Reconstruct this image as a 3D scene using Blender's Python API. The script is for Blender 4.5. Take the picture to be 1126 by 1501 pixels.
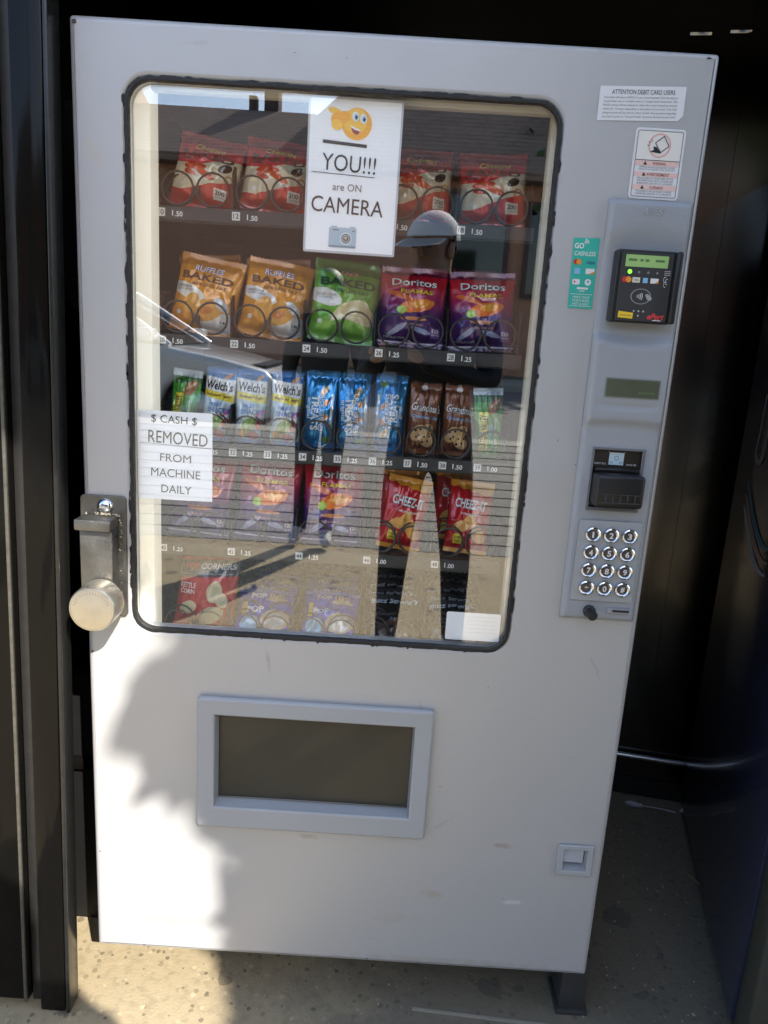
import bpy, bmesh, math, random
from mathutils import Vector, Matrix, Euler, noise
R = math.radians
random.seed(7)
for o in list(bpy.data.objects): bpy.data.objects.remove(o)
S = bpy.context.scene
C = S.collection

# ------------------------------------------------------------------ camera, sky, sun, exposure
cam = bpy.data.cameras.new('camera'); camo = bpy.data.objects.new('camera', cam); C.objects.link(camo)
cam.sensor_fit = 'VERTICAL'; cam.sensor_height = 36.0; cam.lens = 36.0 * 1110.0 / 1501.0
cam.clip_start = 0.02; cam.clip_end = 600
RC = [[0.99804936, 0.01596998, 0.06035259], [0.06240871, -0.23011955, -0.97115918], [-0.00162108, 0.97303132, -0.23066734]]
CP = Vector((0.03138, -1.28084, 1.37002))
mw = Matrix(((RC[0][0], -RC[1][0], -RC[2][0], CP.x), (RC[0][1], -RC[1][1], -RC[2][1], CP.y), (RC[0][2], -RC[1][2], -RC[2][2], CP.z), (0, 0, 0, 1)))
camo.matrix_world = mw
S.camera = camo

SUN_AZ, SUN_EL = R(28), R(40)      # azimuth measured from the outward normal of the machine towards +x
sd = Vector((math.sin(SUN_AZ) * math.cos(SUN_EL), -math.cos(SUN_AZ) * math.cos(SUN_EL), math.sin(SUN_EL)))
w = bpy.data.worlds.new('World'); S.world = w; w.use_nodes = True
nt = w.node_tree; bg = nt.nodes['Background']
sky = nt.nodes.new('ShaderNodeTexSky'); sky.sky_type = 'NISHITA'; sky.sun_disc = False
sky.sun_elevation = SUN_EL; sky.sun_rotation = math.atan2(sd.x, sd.y)
sky.air_density = 1.0; sky.dust_density = 1.2
nt.links.new(sky.outputs[0], bg.inputs[0]); bg.inputs[1].default_value = 0.15
sl = bpy.data.lights.new('sun', 'SUN'); sl.energy = 4.1; sl.angle = R(0.53); sl.color = (1.0, 0.95, 0.87)
so = bpy.data.objects.new('sun', sl); C.objects.link(so); so.rotation_euler = sd.to_track_quat('Z', 'Y').to_euler()
S.view_settings.view_transform = 'Standard'; S.view_settings.look = 'None'
S.view_settings.exposure = 1.45; S.view_settings.gamma = 1.0
S.view_settings.use_curve_mapping = False
S.render.engine = 'CYCLES'
S.cycles.max_bounces = 10; S.cycles.transparent_max_bounces = 16; S.cycles.diffuse_bounces = 5

# ------------------------------------------------------------------ material helpers
MATS = {}
def pbsdf(name):
    m = bpy.data.materials.new(name); m.use_nodes = True
    return m, m.node_tree, m.node_tree.nodes['Principled BSDF']
def mat(name, col, rough=.5, metal=0., var=.0, scale=20., bump=0., bscale=None, coat=0., spec=.5, emit=None, es=0., rvar=0.):
    if name in MATS: return MATS[name]
    m, t, b = pbsdf(name)
    b.inputs['Base Color'].default_value = (*col, 1); b.inputs['Roughness'].default_value = rough
    b.inputs['Metallic'].default_value = metal; b.inputs['Coat Weight'].default_value = coat
    b.inputs['Specular IOR Level'].default_value = spec
    if emit: b.inputs['Emission Color'].default_value = (*emit, 1); b.inputs['Emission Strength'].default_value = es
    if var or bump or rvar:
        tc = t.nodes.new('ShaderNodeTexCoord')
        n = t.nodes.new('ShaderNodeTexNoise'); n.inputs['Scale'].default_value = scale; n.inputs['Detail'].default_value = 6
        t.links.new(tc.outputs['Object'], n.inputs['Vector'])
        if var:
            r = t.nodes.new('ShaderNodeMapRange'); r.inputs[3].default_value = 1 - var; r.inputs[4].default_value = 1 + var
            t.links.new(n.outputs['Fac'], r.inputs[0])
            x = t.nodes.new('ShaderNodeVectorMath'); x.operation = 'SCALE'; x.inputs[0].default_value = col
            t.links.new(r.outputs[0], x.inputs['Scale']); t.links.new(x.outputs[0], b.inputs['Base Color'])
        if rvar:
            r = t.nodes.new('ShaderNodeMapRange'); r.inputs[3].default_value = max(0, rough - rvar); r.inputs[4].default_value = rough + rvar
            t.links.new(n.outputs['Fac'], r.inputs[0]); t.links.new(r.outputs[0], b.inputs['Roughness'])
        if bump:
            n2 = t.nodes.new('ShaderNodeTexNoise'); n2.inputs['Scale'].default_value = bscale or scale * 4; n2.inputs['Detail'].default_value = 4
            t.links.new(tc.outputs['Object'], n2.inputs['Vector'])
            bp = t.nodes.new('ShaderNodeBump'); bp.inputs['Strength'].default_value = bump; bp.inputs['Distance'].default_value = .003
            t.links.new(n2.outputs['Fac'], bp.inputs['Height']); t.links.new(bp.outputs[0], b.inputs['Normal'])
    MATS[name] = m
    return m

class NT:
    """tiny helper to write node maths"""
    def __init__(s, t): s.t = t
    def m(s, op, a, b=0., c=None):
        n = s.t.nodes.new('ShaderNodeMath'); n.operation = op
        for i, v in enumerate((a, b, c)):
            if v is None: continue
            if isinstance(v, (int, float)): n.inputs[i].default_value = v
            else: s.t.links.new(v, n.inputs[i])
        return n.outputs[0]
    def mix(s, f, a, b):
        n = s.t.nodes.new('ShaderNodeMix'); n.data_type = 'RGBA'
        for i, v in ((0, f), (6, a), (7, b)):
            if isinstance(v, (int, float)): n.inputs[i].default_value = v
            elif isinstance(v, tuple): n.inputs[i].default_value = (*v, 1)
            else: s.t.links.new(v, n.inputs[i])
        return n.outputs[2]
    def noise(s, vec, scale, detail=3):
        n = s.t.nodes.new('ShaderNodeTexNoise'); n.inputs['Scale'].default_value = scale; n.inputs['Detail'].default_value = detail
        s.t.links.new(vec, n.inputs['Vector']); return n.outputs['Fac']

def printed(name, base, layers, rough=.3, metal=0.):
    """printed film: flat colour zones laid out in the bag's own UV"""
    if name in MATS: return MATS[name]
    m, t, b = pbsdf(name); k = NT(t)
    uvn = t.nodes.new('ShaderNodeUVMap'); sp = t.nodes.new('ShaderNodeSeparateXYZ'); t.links.new(uvn.outputs[0], sp.inputs[0])
    u, v = sp.outputs[0], sp.outputs[1]
    nz = k.noise(uvn.outputs[0], 9, 4); nzc = k.m('SUBTRACT', nz, .5)
    col = base
    for L in layers:
        if L[0] == 'v':
            _, lo, hi, c, slope, amp, fr = (*L, 0, 0, 0)[:7]
            vv = k.m('ADD', v, k.m('MULTIPLY', k.m('SUBTRACT', u, .5), slope))
            if amp: vv = k.m('ADD', vv, k.m('MULTIPLY', k.m('SINE', k.m('MULTIPLY', u, fr)), amp))
            f = k.m('MULTIPLY', k.m('GREATER_THAN', vv, lo), k.m('LESS_THAN', vv, hi))
        elif L[0] == 'e':
            _, cu, cv, ru, rv, rot, nn, c = L
            du, dv = k.m('SUBTRACT', u, cu), k.m('SUBTRACT', v, cv)
            cr, sr = math.cos(rot), math.sin(rot)
            a = k.m('DIVIDE', k.m('ADD', k.m('MULTIPLY', du, cr), k.m('MULTIPLY', dv, sr)), ru)
            e = k.m('DIVIDE', k.m('SUBTRACT', k.m('MULTIPLY', dv, cr), k.m('MULTIPLY', du, sr)), rv)
            q = k.m('ADD', k.m('MULTIPLY', a, a), k.m('MULTIPLY', e, e))
            if nn: q = k.m('ADD', q, k.m('MULTIPLY', nzc, nn * 4))
            f = k.m('LESS_THAN', q, 1.0)
        elif L[0] == 'r':
            _, u0, u1, v0, v1, c = L
            f = k.m('MULTIPLY', k.m('MULTIPLY', k.m('GREATER_THAN', u, u0), k.m('LESS_THAN', u, u1)), k.m('MULTIPLY', k.m('GREATER_THAN', v, v0), k.m('LESS_THAN', v, v1)))
        elif L[0] == 'g':
            _, c, v0, v1 = L
            n = t.nodes.new('ShaderNodeMapRange'); n.inputs[1].default_value = v0; n.inputs[2].default_value = v1
            n.interpolation_type = 'SMOOTHSTEP'
            t.links.new(k.m('ADD', v, k.m('MULTIPLY', nzc, .12)), n.inputs[0]); f = n.outputs[0]
        col = k.mix(f, col, c)
    t.links.new(col, b.inputs['Base Color']) if not isinstance(col, tuple) else None
    if isinstance(col, tuple): b.inputs['Base Color'].default_value = (*col, 1)
    b.inputs['Roughness'].default_value = rough; b.inputs['Metallic'].default_value = metal
    b.inputs['Coat Weight'].default_value = .8; b.inputs['Coat Roughness'].default_value = .07
    MATS[name] = m
    return m

# ------------------------------------------------------------------ mesh helpers
def link(name, me, m=None, parent=None, loc=None, rot=None):
    o = bpy.data.objects.new(name, me); C.objects.link(o)
    if me is not None and m is not None and len(me.materials) == 0: me.materials.append(m)
    if parent: o.parent = parent
    if loc is not None: o.location = loc
    if rot is not None: o.rotation_euler = rot
    return o
def tag(o, label, cat, group=None):
    o['label'] = label; o['category'] = cat
    if group: o['group'] = group
    return o
def empty(name, loc=(0, 0, 0), rot=(0, 0, 0)):
    o = bpy.data.objects.new(name, None); C.objects.link(o); o.location = loc; o.rotation_euler = rot; o.empty_display_size = .05
    return o
def bm_mesh(bm, name, smooth=False, ang=40):
    me = bpy.data.meshes.new(name); bmesh.ops.recalc_face_normals(bm, faces=bm.faces); bm.to_mesh(me); bm.free()
    if smooth:
        me.polygons.foreach_set('use_smooth', [True] * len(me.polygons))
        try: me.set_sharp_from_angle(angle=R(ang))
        except Exception: pass
    return me
def bx(bm, x0, x1, y0, y1, z0, z1, bev=0., seg=2, mtx=None):
    r = bmesh.ops.create_cube(bm, size=1)
    M = Matrix.Translation(((x0 + x1) / 2, (y0 + y1) / 2, (z0 + z1) / 2)) @ Matrix.Diagonal((abs(x1 - x0), abs(y1 - y0), abs(z1 - z0), 1))
    if mtx: M = mtx @ M
    bmesh.ops.transform(bm, matrix=M, verts=r['verts'])
    if bev:
        es = list({e for v in r['verts'] for e in v.link_edges})
        bmesh.ops.bevel(bm, geom=es, offset=bev, segments=seg, affect='EDGES', profile=.5)
def cyl(bm, p0, p1, r0, r1=None, n=20, caps=True):
    p0, p1 = Vector(p0), Vector(p1); d = p1 - p0
    M = Matrix.Translation((p0 + p1) / 2) @ d.to_track_quat('Z', 'Y').to_matrix().to_4x4()
    bmesh.ops.create_cone(bm, cap_ends=caps, segments=n, radius1=r0, radius2=r0 if r1 is None else r1, depth=d.length, matrix=M)
def tube(bm, pts, r, n=6, closed=False):
    pts = [Vector(p) for p in pts]; rings = []
    up = Vector((0, 0, 1))
    for i, p in enumerate(pts):
        d = (pts[min(i + 1, len(pts) - 1)] - pts[max(i - 1, 0)]).normalized()
        a = d.cross(Vector((0, 1, .013))).normalized(); b = d.cross(a)
        rr = r[i] if isinstance(r, (list, tuple)) else r
        rings.append([bm.verts.new(p + (a * math.cos(2 * math.pi * j / n) + b * math.sin(2 * math.pi * j / n)) * rr) for j in range(n)])
    for i in range(len(rings) - 1):
        for j in range(n): bm.faces.new((rings[i][j], rings[i][(j + 1) % n], rings[i + 1][(j + 1) % n], rings[i + 1][j]))
    bm.faces.new(rings[0]); bm.faces.new(rings[-1])
def box(name, dims, m, parent=None, bev=0., seg=2, loc=None, rot=None):
    bm = bmesh.new(); bx(bm, *dims, bev=bev, seg=seg)
    return link(name, bm_mesh(bm, name, bev > 0), m, parent, loc, rot)
def eval_mesh(ob):
    bpy.context.view_layer.update()
    dg = bpy.context.evaluated_depsgraph_get()
    me = bpy.data.meshes.new_from_object(ob.evaluated_get(dg)); bpy.data.objects.remove(ob)
    return me
def rrect(x0, x1, z0, z1, r, n=6, jit=0.):
    p = []
    for cx, cz, a0 in ((x1 - r, z1 - r, 0), (x0 + r, z1 - r, 90), (x0 + r, z0 + r, 180), (x1 - r, z0 + r, 270)):
        for i in range(n + 1):
            a = R(a0 + 90 * i / n); p.append((cx + r * math.cos(a), cz + r * math.sin(a)))
    if jit:
        q = []
        for i, a in enumerate(p):
            b = p[(i + 1) % len(p)]; L = math.dist(a, b); k = max(1, int(L / .009))
            for j in range(k):
                q.append((a[0] + (b[0] - a[0]) * j / k + random.uniform(-jit, jit), a[1] + (b[1] - a[1]) * j / k + random.uniform(-jit, jit)))
        p = q
    return p
def plate_mesh(name, outer, holes, y0, y1, bev=0., bres=2):
    """flat plate in the XZ plane with holes, from y0 (front) to y1 (back)"""
    cu = bpy.data.curves.new(name, 'CURVE'); cu.dimensions = '2D'; cu.fill_mode = 'BOTH'
    for poly in [outer] + holes:
        s = cu.splines.new('POLY'); s.points.add(len(poly) - 1); s.use_cyclic_u = True
        for q, (x, z) in zip(s.points, poly): q.co = (x, z, 0, 1)
    th = abs(y1 - y0)
    cu.extrude = max(th / 2 - bev, .00001); cu.bevel_depth = bev; cu.bevel_resolution = bres; cu.offset = -bev
    ob = bpy.data.objects.new(name, cu); C.objects.link(ob)
    me = eval_mesh(ob)
    me.transform(Matrix.Translation((0, (y0 + y1) / 2, 0)) @ Matrix.Rotation(R(90), 4, 'X'))
    me.materials.clear()
    if bev:
        me.polygons.foreach_set('use_smooth', [True] * len(me.polygons)); me.set_sharp_from_angle(angle=R(35))
    return me
def plate(name, outer, holes, y0, y1, m, parent=None, bev=0., bres=2):
    return link(name, plate_mesh(name, outer, holes, y0, y1, bev, bres), m, parent)
TXT = {}
def text_mesh(s, bold=0., shear=0.):
    key = (s, bold, shear)
    if key not in TXT:
        cu = bpy.data.curves.new('t', 'FONT'); cu.body = s; cu.size = 1; cu.resolution_u = 3; cu.offset = bold; cu.shear = shear; cu.fill_mode = 'BOTH'
        ob = bpy.data.objects.new('t', cu); C.objects.link(ob); me = eval_mesh(ob)
        xs = [v.co.x for v in me.vertices]; ys = [v.co.y for v in me.vertices]
        x0, x1, y0, y1 = min(xs), max(xs), min(ys), max(ys)
        vs = [((v.co.x - x0) / (x1 - x0), (v.co.y - y0) / (y1 - y0)) for v in me.vertices]
        TXT[key] = (vs, [tuple(p.vertices) for p in me.polygons], (x1 - x0), (y1 - y0)); bpy.data.meshes.remove(me)
    return TXT[key]
def text(s, cx, cz, wd, ht, y, m, parent, bold=.0, shear=0., rot=0., name='lettering'):
    """flat lettering facing -y, centred at (cx, cz), fitted to wd x ht"""
    vs, fs, tw, th = text_mesh(s, bold, shear)
    if ht is None: ht = wd * th / tw
    if wd is None: wd = ht * tw / th
    me = bpy.data.meshes.new(name); c, n = math.cos(rot), math.sin(rot); P = []
    for a, b in vs:
        X, Z = (a - .5) * wd, (b - .5) * ht
        P.append((cx + X * c - Z * n, y, cz + X * n + Z * c))
    me.from_pydata(P, [], fs)
    return link(name, me, m, parent)
def poly(pts, y, m, parent, name='print'):
    me = bpy.data.meshes.new(name); me.from_pydata([(x, y, z) for x, z in pts], [], [tuple(range(len(pts)))])
    return link(name, me, m, parent)
def disc(cx, cz, r, y, m, parent, name='print', n=24, sx=1., rot=0.):
    return poly([(cx + r * sx * math.cos(2 * math.pi * i / n) * math.cos(rot) - r * math.sin(2 * math.pi * i / n) * math.sin(rot),
                  cz + r * sx * math.cos(2 * math.pi * i / n) * math.sin(rot) + r * math.sin(2 * math.pi * i / n) * math.cos(rot)) for i in range(n)], y, m, parent, name)
def ringp(cx, cz, r, wd, y, m, parent, sx=1., n=28, a0=0., a1=360., name='print'):
    V, F = [], []
    for i in range(n + 1):
        a = R(a0 + (a1 - a0) * i / n)
        for q in (r, r - wd): V.append((cx + q * sx * math.cos(a), y, cz + q * math.sin(a)))
    for i in range(n): F.append((2 * i, 2 * i + 1, 2 * i + 3, 2 * i + 2))
    me = bpy.data.meshes.new(name); me.from_pydata(V, [], F); return link(name, me, m, parent)
def rc(x0, x1, z0, z1): return [(x0, z0), (x1, z0), (x1, z1), (x0, z1)]

# plain materials
m_silver = None
M_black = mat('black_plastic', (.012, .012, .013), .38, var=.2, scale=60)
M_ink = mat('black_ink', (.012, .012, .014), .6)
M_greyink = mat('grey_ink', (.16, .14, .13), .6)
M_white = mat('white_print', (.78, .78, .78), .5)
M_paper = mat('white_paper', (.86, .86, .88), .45, var=.02, scale=8, coat=.3)
M_chrome = mat('chrome', (.75, .75, .76), .12, 1., rvar=.05, scale=80)
M_coil = mat('coil_wire', (.055, .045, .040), .35, .4)
M_tray = mat('tray_metal', (.022, .021, .021), .42, .2, var=.25, scale=30)
M_red = mat('red_print', (.55, .03, .03), .5); M_yel = mat('yellow_print', (.85, .58, .02), .5)
M_blue = mat('blue_print', (.03, .16, .55), .5); M_pink = mat('pink_print', (.78, .42, .38), .5)
M_orange = mat('orange_print', (.80, .30, .03), .5); M_teal = mat('teal_sticker', (.03, .46, .36), .4, coat=.4)
M_purple = mat('purple_print', (.12, .03, .22), .5); M_lblue = mat('light_blue_print', (.25, .50, .75), .5)
M_green = mat('green_print', (.05, .22, .03), .5)
# ------------------------------------------------------------------ the setting
def structure(o): o['kind'] = 'structure'; return o
def concrete(name, base, stain, agg=.35, sc=1., shade_grime=False):
    m, t, b = pbsdf(name); k = NT(t); tc = t.nodes.new('ShaderNodeTexCoord'); v = tc.outputs['Object']
    big = k.noise(v, 2.4 * sc, 6); mid = k.noise(v, 11 * sc, 5); fine = k.noise(v, 170 * sc, 3); med = k.noise(v, 45 * sc, 4)
    vo = t.nodes.new('ShaderNodeTexVoronoi'); vo.inputs['Scale'].default_value = 75 * sc; t.links.new(v, vo.inputs['Vector'])
    col = k.mix(k.m('MULTIPLY', big, .7), base, tuple(c * .62 for c in base))
    pc = t.nodes.new('ShaderNodeSeparateColor'); t.links.new(vo.outputs['Color'], pc.inputs[0])
    col = k.mix(k.m('MULTIPLY', k.m('MINIMUM', k.m('MAXIMUM', k.m('MULTIPLY', k.m('SUBTRACT', med, .48), 5.), 0.), 1.), .45), col, tuple(c * .52 for c in base))
    peb = k.m('LESS_THAN', k.m('ADD', vo.outputs['Distance'], k.m('MULTIPLY', k.m('SUBTRACT', fine, .5), .5)), k.m('ADD', k.m('MULTIPLY', pc.outputs[2], .38), .06))
    tone = k.mix(pc.outputs[0], tuple(c * .35 for c in base), tuple(min(.75, c * 1.12) for c in base))
    col = k.mix(k.m('MULTIPLY', k.m('MULTIPLY', peb, k.m('GREATER_THAN', pc.outputs[1], .25)), agg * 2.2), col, tone)
    vs = t.nodes.new('ShaderNodeTexVoronoi'); vs.inputs['Scale'].default_value = 9 * sc; t.links.new(v, vs.inputs['Vector'])
    dis = k.m('ADD', vs.outputs['Distance'], k.m('ADD', k.m('MULTIPLY', k.m('SUBTRACT', mid, .5), .55), k.m('MULTIPLY', k.m('SUBTRACT', med, .5), .25)))
    ps = t.nodes.new('ShaderNodeSeparateColor'); t.links.new(vs.outputs['Color'], ps.inputs[0])
    spot = k.m('MULTIPLY', k.m('LESS_THAN', dis, k.m('MULTIPLY', ps.outputs[0], .30)), k.m('GREATER_THAN', ps.outputs[1], .35))
    vs2 = t.nodes.new('ShaderNodeTexVoronoi'); vs2.inputs['Scale'].default_value = 34 * sc; t.links.new(v, vs2.inputs['Vector'])
    ps2 = t.nodes.new('ShaderNodeSeparateColor'); t.links.new(vs2.outputs['Color'], ps2.inputs[0])
    spot2 = k.m('MULTIPLY', k.m('LESS_THAN', k.m('ADD', vs2.outputs['Distance'], k.m('MULTIPLY', k.m('SUBTRACT', med, .5), .6)), k.m('MULTIPLY', ps2.outputs[0], .24)), k.m('GREATER_THAN', ps2.outputs[1], .62))
    col = k.mix(k.m('MULTIPLY', k.m('MAXIMUM', spot, spot2), .55), col, stain)
    if shade_grime:   # greasy dirt beside and under the machine, with the shade there painted in
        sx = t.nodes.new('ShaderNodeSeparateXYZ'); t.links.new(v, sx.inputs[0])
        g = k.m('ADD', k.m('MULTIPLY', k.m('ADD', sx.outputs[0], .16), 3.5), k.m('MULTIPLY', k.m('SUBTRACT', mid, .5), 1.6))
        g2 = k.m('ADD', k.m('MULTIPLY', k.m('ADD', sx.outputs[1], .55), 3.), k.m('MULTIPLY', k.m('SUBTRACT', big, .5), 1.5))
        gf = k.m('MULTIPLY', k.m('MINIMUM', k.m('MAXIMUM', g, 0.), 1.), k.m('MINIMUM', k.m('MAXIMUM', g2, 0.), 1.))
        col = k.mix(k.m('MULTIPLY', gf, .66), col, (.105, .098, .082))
    t.links.new(col, b.inputs['Base Color']); b.inputs['Roughness'].default_value = .85
    bp = t.nodes.new('ShaderNodeBump'); bp.inputs['Strength'].default_value = .5; bp.inputs['Distance'].default_value = .002
    t.links.new(k.m('ADD', fine, k.m('MULTIPLY', peb, .5)), bp.inputs['Height']); t.links.new(bp.outputs[0], b.inputs['Normal'])
    return m
M_ground = concrete('ground_concrete', (.40, .32, .195), (.045, .04, .035), .45, shade_grime=True)
M_ramp = concrete('ramp_concrete', (.40, .37, .31), (.16, .14, .11), .15)
M_asph = concrete('street_asphalt', (.17, .16, .145), (.06, .06, .06), .3, .5)
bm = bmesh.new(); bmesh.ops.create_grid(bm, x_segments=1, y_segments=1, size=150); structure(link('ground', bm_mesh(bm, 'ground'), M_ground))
# saw-cut joints in the slab: thin recessed-looking dark filler beads laid in the joint line
M_joint = mat('joint_filler', (.30, .27, .21), .9, var=.2)
bm = bmesh.new(); bx(bm, .15, 1.6, .028, .034, -.002, .0028, mtx=Matrix.Rotation(R(-4), 4, 'Z')); structure(link('slab_joint', bm_mesh(bm, 'slab_joint'), M_joint))
# grooved ramp up towards the street
prof = []; n = 13
for i in range(n):
    y0, y1 = 3.42 + 1.62 * i / n, 3.42 + 1.62 * (i + 1) / n; z0, z1 = .5 * i / n, .5 * (i + 1) / n
    prof += [(-y0, z0 + .004), (-(y1 - .012), z1 - .002), (-(y1 - .011), z1 - .016), (-(y1 - .003), z1 - .014)]
prof += [(-5.04, .504), (-5.34, .506), (-5.36, .20), (-5.36, -.02), (-3.42, -.02)]
bm = bmesh.new()
a = [bm.verts.new((-7, y, z)) for y, z in prof]; b = [bm.verts.new((4.2, y, z)) for y, z in prof]
for q in range(len(prof)): r_ = (q + 1) % len(prof); bm.faces.new((a[q], a[r_], b[r_], b[q]))
bm.faces.new(a[::-1]); bm.faces.new(b); structure(link('grooved_ramp', bm_mesh(bm, 'ramp'), M_ramp))
structure(box('street', (-60, 60, -16.5, -5.37, -.3, .20), M_asph))
bm = bmesh.new(); bx(bm, -60, 60, -16.95, -16.55, -.2, .36, bev=.03); bx(bm, -60, 60, -19.2, -16.96, -.2, .352); structure(link('sidewalk', bm_mesh(bm, 'sidewalk'), M_ramp))
structure(box('house_lot', (-60, 60, -60, -19.21, -.2, .40), mat('lot_soil', (.16, .13, .08), .95, var=.3, scale=2)))

# black steel alcove round the machine
M_gloss = mat('black_gloss_steel', (.005, .0045, .004), .10, 0, var=.3, scale=3, rvar=.05, spec=.16)
M_matte = mat('black_matte_steel', (.007, .007, .007), .55, 0, var=.3, scale=20, spec=.3)
AL = tag(empty('alcove', (0, .9, 0)), 'black steel alcove sheltering the machines', 'enclosure')
def ap(name, me_or_dims, m, bev=0.):
    o = box(name, me_or_dims, m, AL, bev); o.matrix_parent_inverse = Matrix.Translation((0, -.9, 0)); return o
M_wall = mat('polished_black_steel', (.12, .112, .10), .14, 1., var=.3, scale=3, rvar=.06)
BW = Matrix.Translation((.81, .875, 0)) @ Matrix.Rotation(R(-10.5), 4, 'Z') @ Matrix.Translation((-.81, 0, 0))     # the back wall is not square to the machine
def bw(o): o.matrix_parent_inverse = Matrix.Translation((0, -.9, 0)); o.data.transform(BW); return o
sl_h = [rc(.730, .782, 2.152, 2.159)[::-1], rc(.826, .877, 2.156, 2.163)[::-1], rc(.930, .978, 2.160, 2.166)[::-1]]
bw(plate('back_panel', rc(-1.05, .8795, .0, 2.32), sl_h[:2], .0, .03, M_wall, AL)); bw(plate('back_panel', rc(.8805, 1.80, .0, 2.32), sl_h[2:], .0, .03, M_wall, AL)); bw(box('seam_strip', (.868, .893, .031, .036, .0, 2.32), M_matte, AL))
ap('side_panel', (-.83, -.801, .0, 1.26, 0, 2.32), M_matte); ap('side_panel', (1.751, 1.78, .0, .65, 0, 2.32), M_matte)
ap('ceiling', (-.83, 1.78, -.02, 1.26, 2.321, 2.36), M_matte); ap('header', (-.95, 1.9, -.06, -.021, 2.16, 2.52), M_matte, .004)
bw(box('skirting', (.40, 1.74, -.012, -.001, .0, .055), M_matte, AL))
bm = bmesh.new(); tube(bm, [BW @ Vector((x, -.016, .135)) for x in (.40, .8, 1.2, 1.74)], .008, 12)
tag(link('conduit', bm_mesh(bm, 'conduit', True), mat('galvanised', (.55, .58, .60), .28, .9, var=.15)), 'shiny galvanised pipe low along the back wall', 'pipe')

# left gate post, leaning very slightly
GP = tag(empty('gate_post', (-.60, -.04, 0), (0, R(.95), 0)), 'glossy black steel gate post at the left edge', 'post')
bm = bmesh.new(); bx(bm, .002, .052, 0, .045, .004, 2.6, bev=.003); link('post_tube', bm_mesh(bm, 'p', True), M_gloss, GP)
bm = bmesh.new(); bx(bm, .0545, .0625, -.004, .040, .004, 2.6, bev=.0025, seg=3); link('edge_bead', bm_mesh(bm, 'p', True), mat('bead_paint', (.02, .02, .019), .22, .2, var=.4, scale=60), GP)
bm = bmesh.new(); bx(bm, -.022, .0018, .018, .045, .010, 2.6, bev=.002); link('groove_plate', bm_mesh(bm, 'p', True), mat('scuffed_black', (.022, .021, .02), .45, .1, var=.5, scale=50), GP)
bm = bmesh.new(); bx(bm, -.30, -.0225, .004, .040, .022, 2.6, bev=.003); link('gate_panel', bm_mesh(bm, 'p', True), M_gloss, GP)
bm = bmesh.new(); bx(bm, -.030, -.0240, -.003, .0035, .022, 2.6, bev=.0015); link('panel_edge', bm_mesh(bm, 'p', True), mat('worn_edge', (.10, .095, .08), .4, .3, var=.5, scale=80), GP)
# things in the dark gap at the left
JB = tag(empty('junction_cabinet', (-.64, .33, 1.385)), 'dark grey metal plate box in the gap left of the machine', 'metal box')
M_dg = mat('dark_grey_paint', (.030, .030, .031), .5, var=.15)
box('box_body', (-.036, .040, .0, .10, .010, .362), M_dg, JB, .004); box('cover_plate', (.0, .042, -.014, -.001, -.006, .384), M_dg, JB, .004)
bm = bmesh.new(); pr = [(-.68, .62), (-.655, .10), (-.632, .003), (-.50, .003), (-.50, .62)]
a = [bm.verts.new((x, .21, z)) for x, z in pr]; b = [bm.verts.new((x, .235, z)) for x, z in pr]; bm.faces.new(a); bm.faces.new(b[::-1])
for q in range(5): bm.faces.new((a[q], a[(q + 1) % 5], b[(q + 1) % 5], b[q]))
SP = tag(empty('kick_plate', (0, 0, 0)), 'black tapered steel plate standing behind the lower left door edge', 'steel plate')
link('sheet', bm_mesh(bm, 'kick'), M_matte, SP); box('fold', (-.685, -.50, .19, .2095, .40, .425), M_gloss, SP, .003)

# ------------------------------------------------------------------ street side, seen in the glass
HS = tag(empty('brown_house', (-4, -20, .4)), 'brown stucco house with brown shingle roof across the street', 'house')
def hp(name, o):
    o.parent = HS; o.matrix_parent_inverse = Matrix.Translation((4, 20, -.4)); return o
M_stucco = mat('brown_stucco', (.47, .235, .145), .9, var=.12, scale=1.5, bump=.4, bscale=30)
def shingle():
    m, t, b = pbsdf('brown_shingles'); k = NT(t); tc = t.nodes.new('ShaderNodeTexCoord')
    sp = t.nodes.new('ShaderNodeSeparateXYZ'); t.links.new(tc.outputs['Object'], sp.inputs[0])
    nz = k.noise(tc.outputs['Object'], 3, 4); nz2 = k.noise(tc.outputs['Object'], 14, 3)
    rows = k.m('FRACT', k.m('MULTIPLY', k.m('ADD', sp.outputs[2], k.m('MULTIPLY', k.m('SUBTRACT', nz2, .5), .08)), 7.))
    f = k.m('ADD', k.m('MULTIPLY', rows, .5), k.m('MULTIPLY', nz, .6))
    t.links.new(k.mix(f, (.09, .058, .046), (.42, .30, .23)), b.inputs['Base Color']); b.inputs['Roughness'].default_value = .9
    bp = t.nodes.new('ShaderNodeBump'); bp.inputs['Strength'].default_value = .9; bp.inputs['Distance'].default_value = .06
    t.links.new(rows, bp.inputs['Height']); t.links.new(bp.outputs[0], b.inputs['Normal'])
    return m
M_sh = shingle()
hp('wall', box('wall', (-23, 6.2, -27, -20, .40, 5.45), M_stucco))
def roof(x0, x1, y0, y1, z0, zr, hipl, hipr):
    bm = bmesh.new(); ym = (y0 + y1) / 2
    v = [bm.verts.new(p) for p in ((x0, y0, z0), (x1, y0, z0), (x1, y1, z0), (x0, y1, z0), (x0 + hipl, ym, zr), (x1 - hipr, ym, zr), (x0, y0, z0 - .2), (x1, y0, z0 - .2), (x1, y1, z0 - .2), (x0, y1, z0 - .2))]
    for f in ((0, 1, 5, 4), (2, 3, 4, 5), (1, 2, 5), (3, 0, 4), (0, 6, 7, 1), (1, 7, 8, 2), (2, 8, 9, 3), (3, 9, 6, 0), (6, 9, 8, 7)): bm.faces.new([v[i] for i in f])
    return hp('roof', link('roof', bm_mesh(bm, 'roof'), M_sh))
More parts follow.
